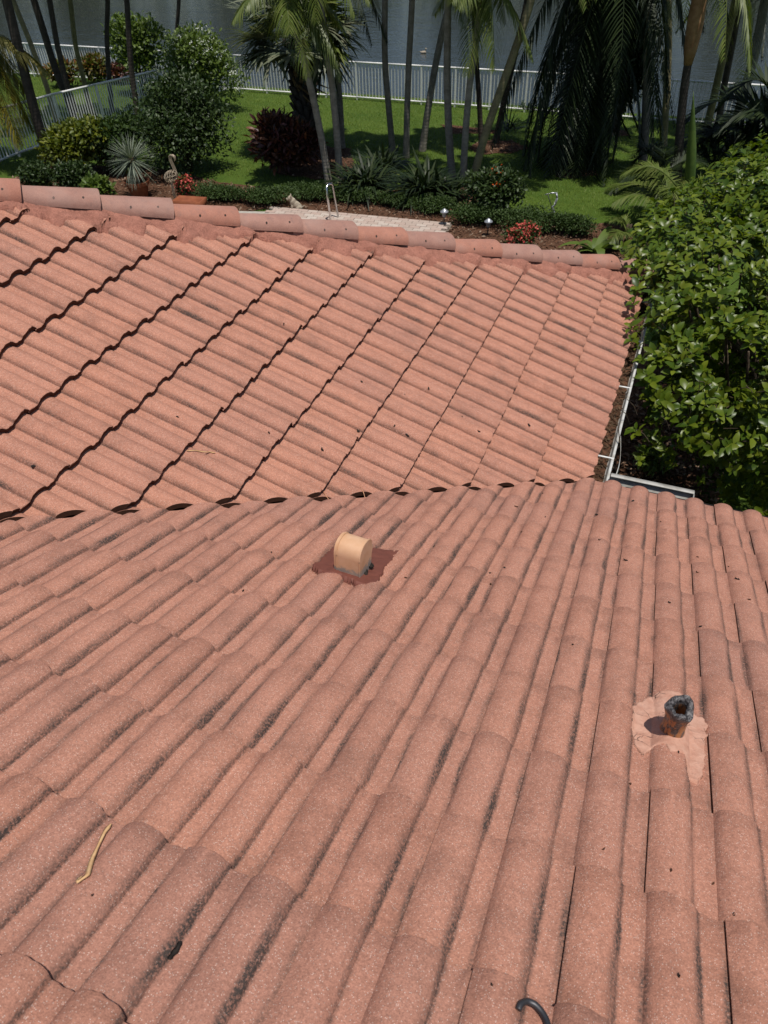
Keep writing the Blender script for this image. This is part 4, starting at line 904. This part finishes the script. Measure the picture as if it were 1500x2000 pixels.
# shaggy palm with a skirt of hanging fronds
b = gp(1128, 326); rt = root('shaggy_palm', b, 'big dark palm wrapped in hanging fronds in the middle of the lawn', 'palm'); r = np.random.default_rng(4)
m = MB(); zz = np.linspace(-.1, 5.5, 30); m.tube([(0.04 * math.sin(k * 2), 0, k) for k in zz], .17 + .03 * np.cos(zz * 9), 12); obj('trunk', m.mesh('trunk', M_TR_DARK, smooth=True), rt)
SK = [frond_mesh(M_PALMD, 3.0, e_, d_, .62, 60, 0, .6, .05, 7 + i) for i, (e_, d_) in enumerate(((-.2, 1.6), (.1, 1.9), (-.6, 1.3), (.35, 1.7)))]  # near-black leaflet colour carries the shadow inside the skirt
SK.append(frond_mesh(M_PALM, 2.8, .3, 1.7, .55, 46, 0, .6, .04, 17))
for i in range(92):
    q = SK[4] if i in (6,) else SK[i % 4]
    o = obj('frond', q, rt, (0, 0, 1.9 + 3.0 * r.random())); o.rotation_euler = (r.normal(0, .1), r.uniform(.35, .95) if i % 3 else r.uniform(-.1, .35), i * 2.399); o.scale = (.62 + .32 * r.random(),) * 3
for i in range(14):
    o = obj('frond', FD[i % 5], rt, (0, 0, 5.4 + .3 * r.random())); o.rotation_euler = (0, 0, i * 2.399); o.scale = (1.35,) * 3
b = gp(1200, 262); shrub('round_palm', 'dark bushy fronded plant right behind the shaggy palm', 'plant', (1150, 1248, 40, 262), 3600, .30, .06, M_PALMD, nb=9)
# fan palm
b = gp(604, 300); rt = root('fan_palm', b, 'stout fan palm with a rough dark trunk and silvery fans', 'palm'); r = np.random.default_rng(8)
zt = col(606, 72, b)[2] - b[2]; m = MB(); zz = np.linspace(-.1, zt, 20); m.tube([(0, 0, k) for k in zz], .24 + .02 * np.sin(zz * 11), 12); tr = obj('trunk', m.mesh('trunk', M_TR_DARK, smooth=True), rt)
m = MB(); m.add([(-.09, 0, 0), (.09, 0, 0), (.05, .12, .26), (-.05, .12, .26), (-.08, -.04, .02), (.08, -.04, .02), (.045, .07, .28), (-.045, .07, .28)], [(0, 1, 2, 3), (7, 6, 5, 4), (0, 3, 7, 4), (1, 5, 6, 2), (3, 2, 6, 7)]); bt = m.mesh('leaf_base', M_TR_DARK)
for i in range(90):
    a = i * 2.399; z = .1 + (zt - .35) * i / 90; o = obj('leaf_base', bt, rt, (.24 * math.cos(a), .24 * math.sin(a), z)); o.rotation_euler = (0, 0, a - math.pi / 2 + r.normal(0, .1)); o.scale = (1, 1 + .5 * r.random(), 1 + .3 * r.random())
def fan_mesh(mat, R, nseg=34, pet=1.0, seed=0, droop=.3):
    q = np.random.default_rng(seed); m = MB(); C = np.array([(0, 0, 0), (pet * .5, 0, .06), (pet, 0, 0)]); m.tube(C, [.03, .022, .018], 6)
    a = np.linspace(-2.2, 2.2, nseg) + q.normal(0, .02, nseg); D = np.stack([np.cos(a), np.sin(a), .25 + .1 * np.cos(a * 9)], -1)
    V, F = strip_batch(np.repeat([[pet, 0, 0.]], nseg, 0), D, R * (.85 + .15 * np.cos(a)) * q.uniform(.92, 1.06, nseg), R * .125, droop * q.uniform(.5, 1.5, nseg), 5, 3.0, base_w=.2); m.add(V, F); return m.mesh('fan', mat)
FM = [fan_mesh(M_FAN, 1.0, 34, 1.05, 1, .25), fan_mesh(M_FAN, .95, 32, .9, 2, .5), fan_mesh(M_PALM, .9, 30, .85, 3, .4), fan_mesh(M_PALMD, .9, 30, .7, 4, .8)]
for i in range(20):
    el_ = 1.0 - 1.35 * i / 19; o = obj('fan', FM[3] if i > 17 else FM[i % 3], rt, (0, 0, zt + .1 - .25 * i / 19)); o.rotation_euler = (r.normal(0, .15), -el_, i * 2.399 + .5)
for a_, e_ in ((-2.9, -.1), (-.1, -.12), (-2.6, -.3), (-.35, -.28), (2.9, .25), (.3, .2), (-1.9, -.2)):
    o = obj('fan', FM[i % 3], rt, (0, 0, zt)); o.rotation_euler = (r.normal(0, .1), -e_, a_ + YAW * 0 + math.pi * 0); i += 1
o = obj('dead_fan', fan_mesh(M_DEAD, .8, 20, .7, 9, 1.2), rt, (0, 0, zt - .1)); o.rotation_euler = (0, 1.25, 3.5)
# feathery clump beyond the hip end and dark arching fronds at right
AF = [frond_mesh(M_PALM, 1.9, e_, d_, .55, 44, 0, .45, .04, 30 + i) for i, (e_, d_) in enumerate(((1.1, .55), (.8, .6), (.5, .5), (1.3, .7)))]
def clump(name, label, px, py, meshes, specs, stems=4):
    b = gp(px, py); rt = root(name, b, label, 'palm'); m = MB()
    for i in range(stems): m.tube([(.1 * i - .15, .05 * (i % 2), -.05), (.08 * i - .1, 0, .25), (.05 * i - .05, 0, .4)], [.03, .025, .02], 6)
    obj('stem', m.mesh('stem', M_STEM), rt)
    for i, (az, sc, z) in enumerate(specs): o = obj('frond', meshes[i % len(meshes)], rt, (0, 0, z)); o.rotation_euler = (rng.normal(0, .15), rng.normal(0, .1), az); o.scale = (sc,) * 3
    return rt
clump('feather_palm', 'bright feathery palm clump beyond the end of the hip', 1300, 455, AF, [(3.0, .95, .5), (3.5, .9, .35), (2.5, 1.0, .5), (4.0, .9, .3), (4.6, .85, .4), (3.2, .8, .9), (2.0, .9, .6), (5.2, .8, .3), (.6, .9, .4), (1.3, .9, .5)])
clump('feather_palm', 'low yellow-edged fronds hugging the last hip caps', 1225, 478, AF, [(3.6, .55, .05), (4.3, .55, .1), (5.0, .5, .1), (2.8, .5, .15), (.2, .5, .1)], 2)
AD = [frond_mesh(M_PALMD, 2.4, e_, d_, .62, 46, 0, .12, .05, 40 + i) for i, (e_, d_) in enumerate(((1.15, .85), (.9, .8), (1.35, .9), (.6, .7)))]
clump('arching_palm', 'dark arching palm fronds at the right edge before the fence', 1478, 372, AD, [(3.3, 1.3, .9), (2.9, 1.4, 1.1), (3.9, 1.1, .4), (.4, 1.2, .8), (1.6, 1.2, .9), (2.2, 1.3, .7), (5.4, 1.1, .6), (4.6, 1.1, .3), (3.1, 1.35, 1.3), (2.6, 1.2, .4), (3.6, 1.2, .7), (1.0, 1.2, 1.0)])
clump('arching_palm', 'dark upright fronds between the crownshaft palm and the spear', 1390, 345, AD, [(2.8, .9, .3), (.5, .95, .3), (1.8, 1.0, .3), (3.6, .9, .3), (4.6, .8, .2), (5.4, .9, .2), (2.3, .95, .5), (1.2, .9, .5), (3.2, .8, .1)])
clump('arching_palm', 'dark low fronds under the grey trunk beside the spear', 1285, 368, AD, [(2.9, .75, .2), (.3, .8, .2), (1.7, .75, .2), (3.9, .75, .2), (5.0, .7, .1), (2.3, .8, .3), (4.4, .7, .2)])
b = gp(1342, 432); tp = col(1354, 178, b); m = MB(); q = np.linspace(0, 1, 14)[:, None]; m.tube((tp - b) * q + np.array([.02, 0, 0]) * np.sin(q * 3), .09 * (1 - q[:, 0] ** 3 * .95) * (.7 + .5 * np.sin(q[:, 0] * 3.1)), 8)
tag(obj('spear_leaf', m.mesh('spear_leaf', flat_mat('spear_green', (.075, .115, .02), (.04, .075, .012), 5, .5, .4, 0, 'obj'), smooth=True), None, Vector(b)), 'tall upright unopened green leaf spear before the right palms', 'plant')
# yellowing crown hanging in at the left edge
b = gp(-150, 330); rt = root('yellowing_palm', b, 'yellowing drooping fronds hanging in at the left edge', 'palm'); tp = col(-52, 60, b) - b; m = MB(); m.tube([(0, 0, -.1), tp * np.array([.6, .6, .5]), tp], [.11, .09, .08], 9); obj('trunk', m.mesh('trunk', M_TR_DARK, smooth=True), rt)
add_fronds(rt, tp, FYL, 12, np.random.default_rng(2))

# ------------------------------------------------------------------ the big glossy-leaved tree beside the eave
tb = np.array([1.75, 4.1, 0.0]); tree = root('glossy_tree', tb, 'big glossy-leaved tree crowding the gutter at right', 'tree'); r = np.random.default_rng(21)
EL = [((1.75, 3.9, 2.15), (1.35, 1.9, .95)), ((1.25, 2.5, 2.25), (.85, .95, .60)), ((2.2, 5.6, 2.3), (1.5, 1.7, 1.05)), ((.95, 3.6, 2.45), (.75, 1.1, .62)), ((1.7, 2.0, 2.25), (.9, .75, .55)), ((2.3, 3.0, 2.2), (1.0, 1.2, .75)), ((1.0, 4.9, 2.35), (.85, 1.1, .75)), ((1.9, 4.4, 1.25), (1.2, 1.5, .8)), ((1.35, 6.6, 2.1), (.9, 1.0, .75)), ((.72, 1.55, 2.42), (.5, .5, .34)), ((.62, 3.1, 2.72), (.52, 1.0, .48)), ((.38, 3.9, 2.85), (.58, .75, .42)), ((.75, 2.2, 2.55), (.5, .7, .42)), ((1.7, 2.7, 1.35), (.85, .9, .8)), ((1.35, 3.5, 1.3), (.7, 1.0, .9)), ((2.3, 2.3, 1.5), (.9, .95, .95)), ((1.0, 5.4, 1.6), (1.0, 1.3, 1.1)), ((1.3, 4.4, 3.0), (.7, .8, .4)), ((1.75, 1.45, 1.75), (.6, .5, .5)), ((.34, 2.5, 2.82), (.34, .85, .30)), ((.15, 3.6, 2.98), (.42, .55, .30)), ((.55, 2.9, 2.95), (.5, .9, .38)), ((.3, 1.75, 2.62), (.26, .5, .22)), ((.85, 4.9, 3.0), (.6, .9, .36)), ((1.6, 5.5, 3.1), (.9, 1.0, .42)), ((1.1, 3.9, 3.05), (.5, .6, .3)), ((.25, 3.0, 3.0), (.35, .6, .26))]
EL = [((c[0], c[1] + (.4 if c[2] < 2 else 0), c[2]), q) for c, q in EL] + [((1.5, 2.5, 2.86), (1.1, .9, .28)), ((.9, 1.75, 2.75), (.55, .5, .24)), ((2.3, 3.2, 2.95), (1.0, 1.0, .3)), ((1.7, 6.6, 1.5), (1.7, .9, 1.4)), ((2.6, 5.2, 2.6), (1.0, 1.2, .9))]
ntip = 14500; vol = np.array([a[1][0] * a[1][1] * a[1][2] for a in EL]) ** .67; k = r.choice(len(EL), ntip, p=vol / vol.sum()); cen = np.array([a[0] for a in EL])[k]; rad = np.array([a[1] for a in EL])[k]
dv = norm(r.normal(size=(ntip, 3)) + np.array([-.15, -.35, .45])); TP = cen + dv * rad * np.where(r.random((ntip, 1)) < .15, r.uniform(1.05, 1.25, (ntip, 1)), r.uniform(.72, 1.05, (ntip, 1)))
inside = np.zeros(ntip, bool)
for c_, q_ in EL: inside |= (((TP - c_) / q_) ** 2).sum(1) < .40
ok = ~inside & ((TP[:, 0] > .2) | ((TP[:, 2] > 2.86) & (TP[:, 1] > 1.9) & (TP[:, 0] > -.2))); lump = np.sin(TP[:, 0] * 8.1 + 1) * np.sin(TP[:, 1] * 7.3) * np.sin(TP[:, 2] * 8.7 + .5) + .35 * np.sin(TP[:, 0] * 17 + TP[:, 1] * 13) * np.sin(TP[:, 2] * 19); ok &= (lump > r.uniform(-.40, .12, len(TP))) | (TP[:, 1] > 4.4); TP, dv = TP[ok], dv[ok]
# sprays reaching over the gutter
SP = []
for px, py, z in ((1212, 800, 2.83), (1235, 812, 2.80), (1262, 806, 2.75), (1290, 812, 2.7), (1240, 620, 2.92), (1232, 660, 2.85), (1246, 560, 3.0), (1250, 500, 3.05), (1236, 590, 2.95), (1230, 635, 2.90), (1330, 770, 2.6), (1300, 690, 2.6), (1270, 850, 2.2), (1300, 880, 2.0), (1250, 900, 1.7), (1330, 850, 2.3), (1360, 800, 2.5), (1410, 780, 2.5), (1225, 780, 2.82), (1205, 785, 2.86), (1218, 815, 2.80), (1200, 812, 2.85), (1248, 795, 2.78), (1275, 822, 2.72), (1242, 838, 2.5), (1285, 862, 2.2), (1262, 880, 2.0), (1310, 905, 1.8), (1345, 830, 2.5), (1248, 540, 2.98), (1238, 520, 3.02), (1228, 500, 3.05), (1240, 575, 2.95), (1250, 640, 2.85), (1246, 672, 2.82), (1252, 700, 2.8), (1262, 730, 2.78), (1215, 480, 3.1)):
    d = ray(px, py); SP.append(CAM + d * (z - CAM[2]) / d[2])
SP = np.array(SP); TP = np.vstack([SP, TP]); dv = np.vstack([norm(np.array([[-.6, -.4, .35]] * len(SP)) + r.normal(size=(len(SP), 3)) * .3), dv])
nl = 6; n = len(TP); P = np.repeat(TP, nl, 0); ax = norm(np.repeat(dv, nl, 0) * .7 + np.array([0, 0, .55])); ph = np.tile(np.arange(nl) * 2.399, n) + np.repeat(r.uniform(0, 6.28, n), nl)
s1 = norm(np.cross(ax, np.array([.3, .2, 1.0]))); s2 = np.cross(ax, s1); out = s1 * np.cos(ph)[:, None] + s2 * np.sin(ph)[:, None]
lev = np.tile(np.linspace(-.05, .0, nl), n)[:, None]; P = P + ax * lev; D = norm(out + ax * .55 + r.normal(size=P.shape) * .15); N = norm(ax - out * .35 + r.normal(size=P.shape) * .2)
Ls = r.uniform(.055, .112, len(P)); Ws = Ls * r.uniform(.46, .58, len(P))
dist = np.array([depth_of(p) for p in P]); pj = [proj(p) for p in P]; infr = np.array([(-20 < a < 1500 and 0 < b_ < 2000) for a, b_, _ in pj]); order = np.argsort(np.where(infr, dist - (P[:, 2] - 2) * .6, 99)); big = np.zeros(len(P), bool); big[order[:300]] = True
V, T, Q = leaf_batch(P[~big], D[~big], N[~big], Ls[~big], Ws[~big], .16, .18); tag(obj('foliage', fastmesh('foliage', V - np.tile(tb, (len(V), 1)), [T, Q], [M_GLOSSY]), tree), kind='stuff')
Vl, Tl, Ql = leaf_batch(np.zeros((1, 3)), np.array([[0, 1.0, 0]]), np.array([[0, 0, 1.0]]), 1.0, .52, .16, .18); lm = fastmesh('leaf', Vl, [Tl, Ql], [M_GLOSSY])
for i in np.where(big)[0]:
    y_ = D[i]; x_ = norm(np.cross(y_, N[i])); z_ = np.cross(x_, y_); L_ = Ls[i]; p = P[i]
    o = obj('leaf', lm, tree); o.matrix_world = Matrix(((x_[0] * L_, y_[0] * L_, z_[0] * L_, p[0]), (x_[1] * L_, y_[1] * L_, z_[1] * L_, p[1]), (x_[2] * L_, y_[2] * L_, z_[2] * L_, p[2]), (0, 0, 0, 1)))
m = MB(); m.tube([(0, 0, -.1), (.05, .02, .5), (0, 0, 1.0), (.1, .1, 1.8)], [.10, .085, .08, .05], 10)
for c_, q_ in EL:
    c = np.array(c_) - tb; m.tube([(0, 0, .7), c * .45 + np.array([0, 0, .45]), c * .8, c + np.array([0, 0, q_[2] * .5])], [.045, .032, .02, .008], 7)
obj('trunk', m.mesh('trunk', M_STEM, smooth=True), tree)
m = MB()
for i in range(0, n, 3):
    p = TP[i] - tb; a = dv[i]; m.tube([p, p - a * .08 - np.array([0, 0, .02]), p - a * .17 - np.array([.02, 0, .07])], [.002, .003, .004], 4, 0, False)
tag(obj('twigs', m.mesh('twigs', M_STEM), tree), kind='stuff')

# ------------------------------------------------------------------ pots, sculptures and other small things
def lathe(m, pr, k=28, m_=0):
    n = len(pr); a = np.linspace(0, 2 * np.pi, k, endpoint=False); V = [(r_ * math.cos(q), r_ * math.sin(q), z) for r_, z in pr for q in a]
    m.add(V, [(j * k + i, j * k + (i + 1) % k, (j + 1) * k + (i + 1) % k, (j + 1) * k + i) for j in range(n - 1) for i in range(k)], m_)
b = gp(275, 387); mpp = depth_of(b) / FPX; R0 = 23 * mpp
pot = root('flower_pot', b, 'large round terracotta pot holding the yucca', 'pot'); m = MB(); lathe(m, [(.0, 0), (R0 * .62, 0), (R0 * .90, R0 * 1.15), (R0, R0 * 1.15), (R0 * 1.02, R0 * 1.42), (R0 * .92, R0 * 1.42), (R0 * .88, R0 * 1.2)]); sharp(me := m.mesh('shell', M_TERRA), 35); obj('shell', me, pot)
m = MB(); lathe(m, [(0, R0 * 1.27), (R0 * .9, R0 * 1.25)]); obj('soil', m.mesh('soil', M_MULCH), pot)
yc = root('yucca', b + np.array([0, 0, R0 * 1.2]), 'spiky silver-green yucca growing in the terracotta pot', 'plant'); m = MB(); m.tube([(0, 0, 0), (.02, 0, .3), (0, 0, .55)], [.07, .06, .05], 8); obj('stem', m.mesh('stem', M_STRAW), yc)
n = 240; D = rdir(n, .35); V, F = strip_batch(np.tile([0, 0, .5], (n, 1)) + D * .04, D, rng.uniform(.45, .68, n), .022, .12, 4, 2.0); tag(obj('blades', fastmesh('blades', V, [F], [M_YUCCA]), yc), kind='stuff')
# square planter and pink flowers
b = gp(374, 412); pl = root('planter_box', b, 'terracotta window-box planter beside the flamingo sculpture', 'planter', rz=.12); w = .34; m = MB()
m.add([(-w * .85, -.15, 0), (w * .85, -.15, 0), (w * .85, .15, 0), (-w * .85, .15, 0), (-w, -.19, .26), (w, -.19, .26), (w, .19, .26), (-w, .19, .26), (-w * .9, -.15, .26), (w * .9, -.15, .26), (w * .9, .15, .26), (-w * .9, .15, .26), (-w * .9, -.15, .2), (w * .9, -.15, .2), (w * .9, .15, .2), (-w * .9, .15, .2)],
      [(0, 1, 5, 4), (1, 2, 6, 5), (2, 3, 7, 6), (3, 0, 4, 7), (0, 3, 2, 1), (4, 5, 9, 8), (5, 6, 10, 9), (6, 7, 11, 10), (7, 4, 8, 11), (8, 9, 13, 12), (9, 10, 14, 13), (10, 11, 15, 14), (11, 8, 12, 15), (12, 13, 14, 15)]); obj('shell', m.mesh('shell', M_TERRA), pl)
shrub('flower_mound', 'pink flowers in the terracotta planter by the flamingo', 'flowers', (338, 382, 344, 400), 420, .08, .045, M_HEDGE, flowers=(M_PINK, 60, .09), seed=5)
b = gp(345, 404); m = MB(); m.box((-.22, -.2, 0), (.22, .2, .05)); bm = bmesh.new(); bm.from_mesh(m.mesh('stepping_stone', M_STONE)); bmesh.ops.bevel(bm, geom=bm.edges[:], offset=.012, segments=2, affect='EDGES'); me = bpy.data.meshes.new('stepping_stone'); bm.to_mesh(me); bm.free(); me.materials.append(M_STONE)
tag(obj('stepping_stone', me, None, Vector(b)), 'square grey stone slab under the flamingo sculpture', 'stone')
fb = b + np.array([0, 0, .05]); fl = root('wire_flamingo', fb, 'rusty wire flamingo sculpture standing by the pink planter', 'sculpture')
P_ = lambda x, y: col(x, y, fb) - fb
m = MB(); m.tube([P_(344, 402) * np.array([1, 1, 0]), P_(338, 375), P_(333, 352)], .014, 6); m.tube([P_(346, 402) * np.array([1, 1, 0]), P_(341, 375), P_(336, 352)], .011, 6); obj('leg', m.mesh('leg', M_RUSTW), fl)
m = MB(); c0_ = P_(334, 344)
for k in range(7):
    s = (k - 3) / 3.2; a = np.linspace(0, 2 * np.pi, 17); rr_ = .16 * math.sqrt(max(.05, 1 - s * s)); m.tube([c0_ + np.array([s * .17, rr_ * math.cos(q) * .8, rr_ * math.sin(q) * .75 + s * .05]) for q in a], .009, 5, 0, False)
for q in np.linspace(0, 2 * np.pi, 6, endpoint=False): m.tube([c0_ + np.array([s * .17, math.cos(q) * .13 * math.sqrt(max(.02, 1 - s * s)), math.sin(q) * .12 * math.sqrt(max(.02, 1 - s * s)) + s * .05]) for s in np.linspace(-1, 1, 9)], .008, 5, 0, False)
obj('body', m.mesh('body', M_RUSTW), fl)
m = MB(); nk = [P_(343, 344), P_(342, 333), P_(337, 322), P_(333, 312), P_(332, 305), P_(335, 302), P_(340, 306)]
for o_ in (-.02, .02, 0): m.tube([q + np.array([o_, o_ * .7, 0]) for q in nk], .011, 5)
obj('neck', m.mesh('neck', M_RUSTW), fl); m = MB(); m.tube([P_(336, 303), P_(340, 306), P_(342, 311), P_(340, 315)], [.03, .035, .022, .008], 8); obj('head', m.mesh('head', M_RUSTW, smooth=True), fl)
# handrail
b = gp(652, 436); hr = root('pool_handrail', b, 'polished steel pool handrail at the terrace edge', 'handrail'); a = col(643, 364, b) - b; H = a[2] - .05; d0 = R_[:2] / np.linalg.norm(R_[:2])
th = np.linspace(0, np.pi, 13); m = MB(); lat = a[0] * d0[0] + a[1] * d0[1]; w = .06
pts = [(-w + lat * 0, 0)] + [(-w * math.cos(q) + lat * 1.0, H + w * math.sin(q)) for q in th] + [(w + lat * 0 + .03, 0)]
pts3 = [np.array([d0[0] * x, d0[1] * x, z]) + np.array([-d0[1], d0[0], 0]) * .22 * (i / 14) for i, (x, z) in enumerate(pts)]
m.tube(pts3, .021, 10); obj('rail', m.mesh('rail', M_STEEL, smooth=True), hr)
for i in (0, -1): m = MB(); lathe(m, [(.05, 0), (.05, .012), (.024, .03)], 14); obj('flange', m.mesh('flange', M_STEEL), hr, Vector(pts3[i]))
# dog statue and duck: blended solids
def blend(name, parts, mat, vox, parent=None, loc=None):
    m = MB(); k, l = 14, 9
    for c, rd, rot in parts:
        V = []; ca, sa = math.cos(rot), math.sin(rot)
        for j in range(l + 1):
            ph_ = math.pi * j / l
            for i in range(k):
                x = rd[0] * math.sin(ph_) * math.cos(2 * math.pi * i / k); y = rd[1] * math.sin(ph_) * math.sin(2 * math.pi * i / k); z = rd[2] * math.cos(ph_)
                V.append((c[0] + x * ca + z * sa, c[1] + y, c[2] - x * sa + z * ca))
        m.add(V, [(j * k + i, (j + 1) * k + i, (j + 1) * k + (i + 1) % k, j * k + (i + 1) % k) for j in range(l) for i in range(k)])
    o = obj(name, m.mesh(name, mat), parent, loc); md = o.modifiers.new('blend', 'REMESH'); md.mode = 'VOXEL'; md.voxel_size = vox; md.use_smooth_shade = True; s_ = o.modifiers.new('soft', 'SMOOTH'); s_.iterations = 3; return o
b = gp(577, 409); o = blend('dog_statue', [((.03, 0, .10), (.13, .07, .08), .55), ((-.04, 0, .17), (.07, .065, .09), .2), ((-.09, 0, .25), (.062, .055, .055), 0), ((-.145, 0, .235), (.04, .034, .03), .2), ((-.07, -.045, .30), (.016, .02, .035), 0), ((-.07, .045, .30), (.016, .02, .035), 0), ((-.07, -.04, .06), (.024, .024, .075), 0), ((-.07, .04, .06), (.024, .024, .075), 0), ((.09, -.06, .045), (.075, .03, .045), 0), ((.09, .06, .045), (.075, .03, .045), 0), ((.17, 0, .05), (.05, .014, .014), -.4)], M_CREAM, .009, None, Vector(b)); o.rotation_euler[2] = .5; o.scale = (1.0,) * 3
tag(o, 'small cream stone dog statue sitting at the terrace corner', 'statue')
b = gp(827, 104); d_ = ray(827, 104); b = CAM + d_ * (-1.42 - CAM[2]) / d_[2]; o = blend('duck', [((0, 0, .06), (.24, .13, .11), -.1), ((.17, 0, .2), (.05, .045, .12), .2), ((.2, 0, .31), (.07, .055, .055), 0), ((.28, 0, .30), (.045, .03, .014), 0), ((-.24, 0, .1), (.09, .06, .03), .3)], M_CREAM, .02, None, Vector(b)); o.scale = (.62,) * 3; tag(o, 'pale duck floating on the lake beyond the fence', 'duck')
# path lamps
for px, py, lb in ((867, 442, 'small solar path lamp at the end of the terrace'), (952, 462, 'small solar path lamp in the bed left of the pink mound')):
    b = gp(px, py); lp = root('path_lamp', b, lb, 'path lamp', 'solar path lamps'); m = MB(); lathe(m, [(.012, 0), (.012, .20)], 10); obj('post', m.mesh('post', M_DKMET), lp)
    m = MB(); lathe(m, [(.035, .20), (.05, .28), (.05, .285), (.0, .285)], 16); obj('lens', m.mesh('lens', M_LAMP), lp); m = MB(); lathe(m, [(.0, .37), (.02, .36), (.085, .31), (.088, .295), (.0, .29)], 18); obj('cap', m.mesh('cap', M_SILVER), lp)
b = gp(1082, 430); rb = root('ribbon_sculpture', b, 'silver ribbon garden sculpture on a thin stake on the lawn', 'sculpture'); P_ = lambda x, y: col(x, y, b) - b
m = MB(); m.tube([(0, 0, 0), P_(1076, 400), P_(1070, 380)], .008, 6); obj('stake', m.mesh('stake', M_DKMET), rb)
for pts in ([(1066, 380), (1078, 377), (1087, 377), (1088, 387), (1084, 400), (1078, 405)], [(1078, 405), (1083, 412), (1080, 420), (1068, 428)], [(1055, 423), (1066, 422), (1076, 416), (1083, 414)]):
    q = np.array([P_(*p) for p in pts]); m = MB(); k = len(q); V = []
    for i in range(k):
        for dx, dz_ in ((-.012, -.012), (.02, .0), (.012, .014), (-.02, .004)): V.append(q[i] + np.array([dx, dx * .5, dz_]))
    m.add(V, [(i * 4 + j, i * 4 + (j + 1) % 4, i * 4 + 4 + (j + 1) % 4, i * 4 + 4 + j) for i in range(k - 1) for j in range(4)]); obj('ribbon', m.mesh('ribbon', M_SILVER), rb)
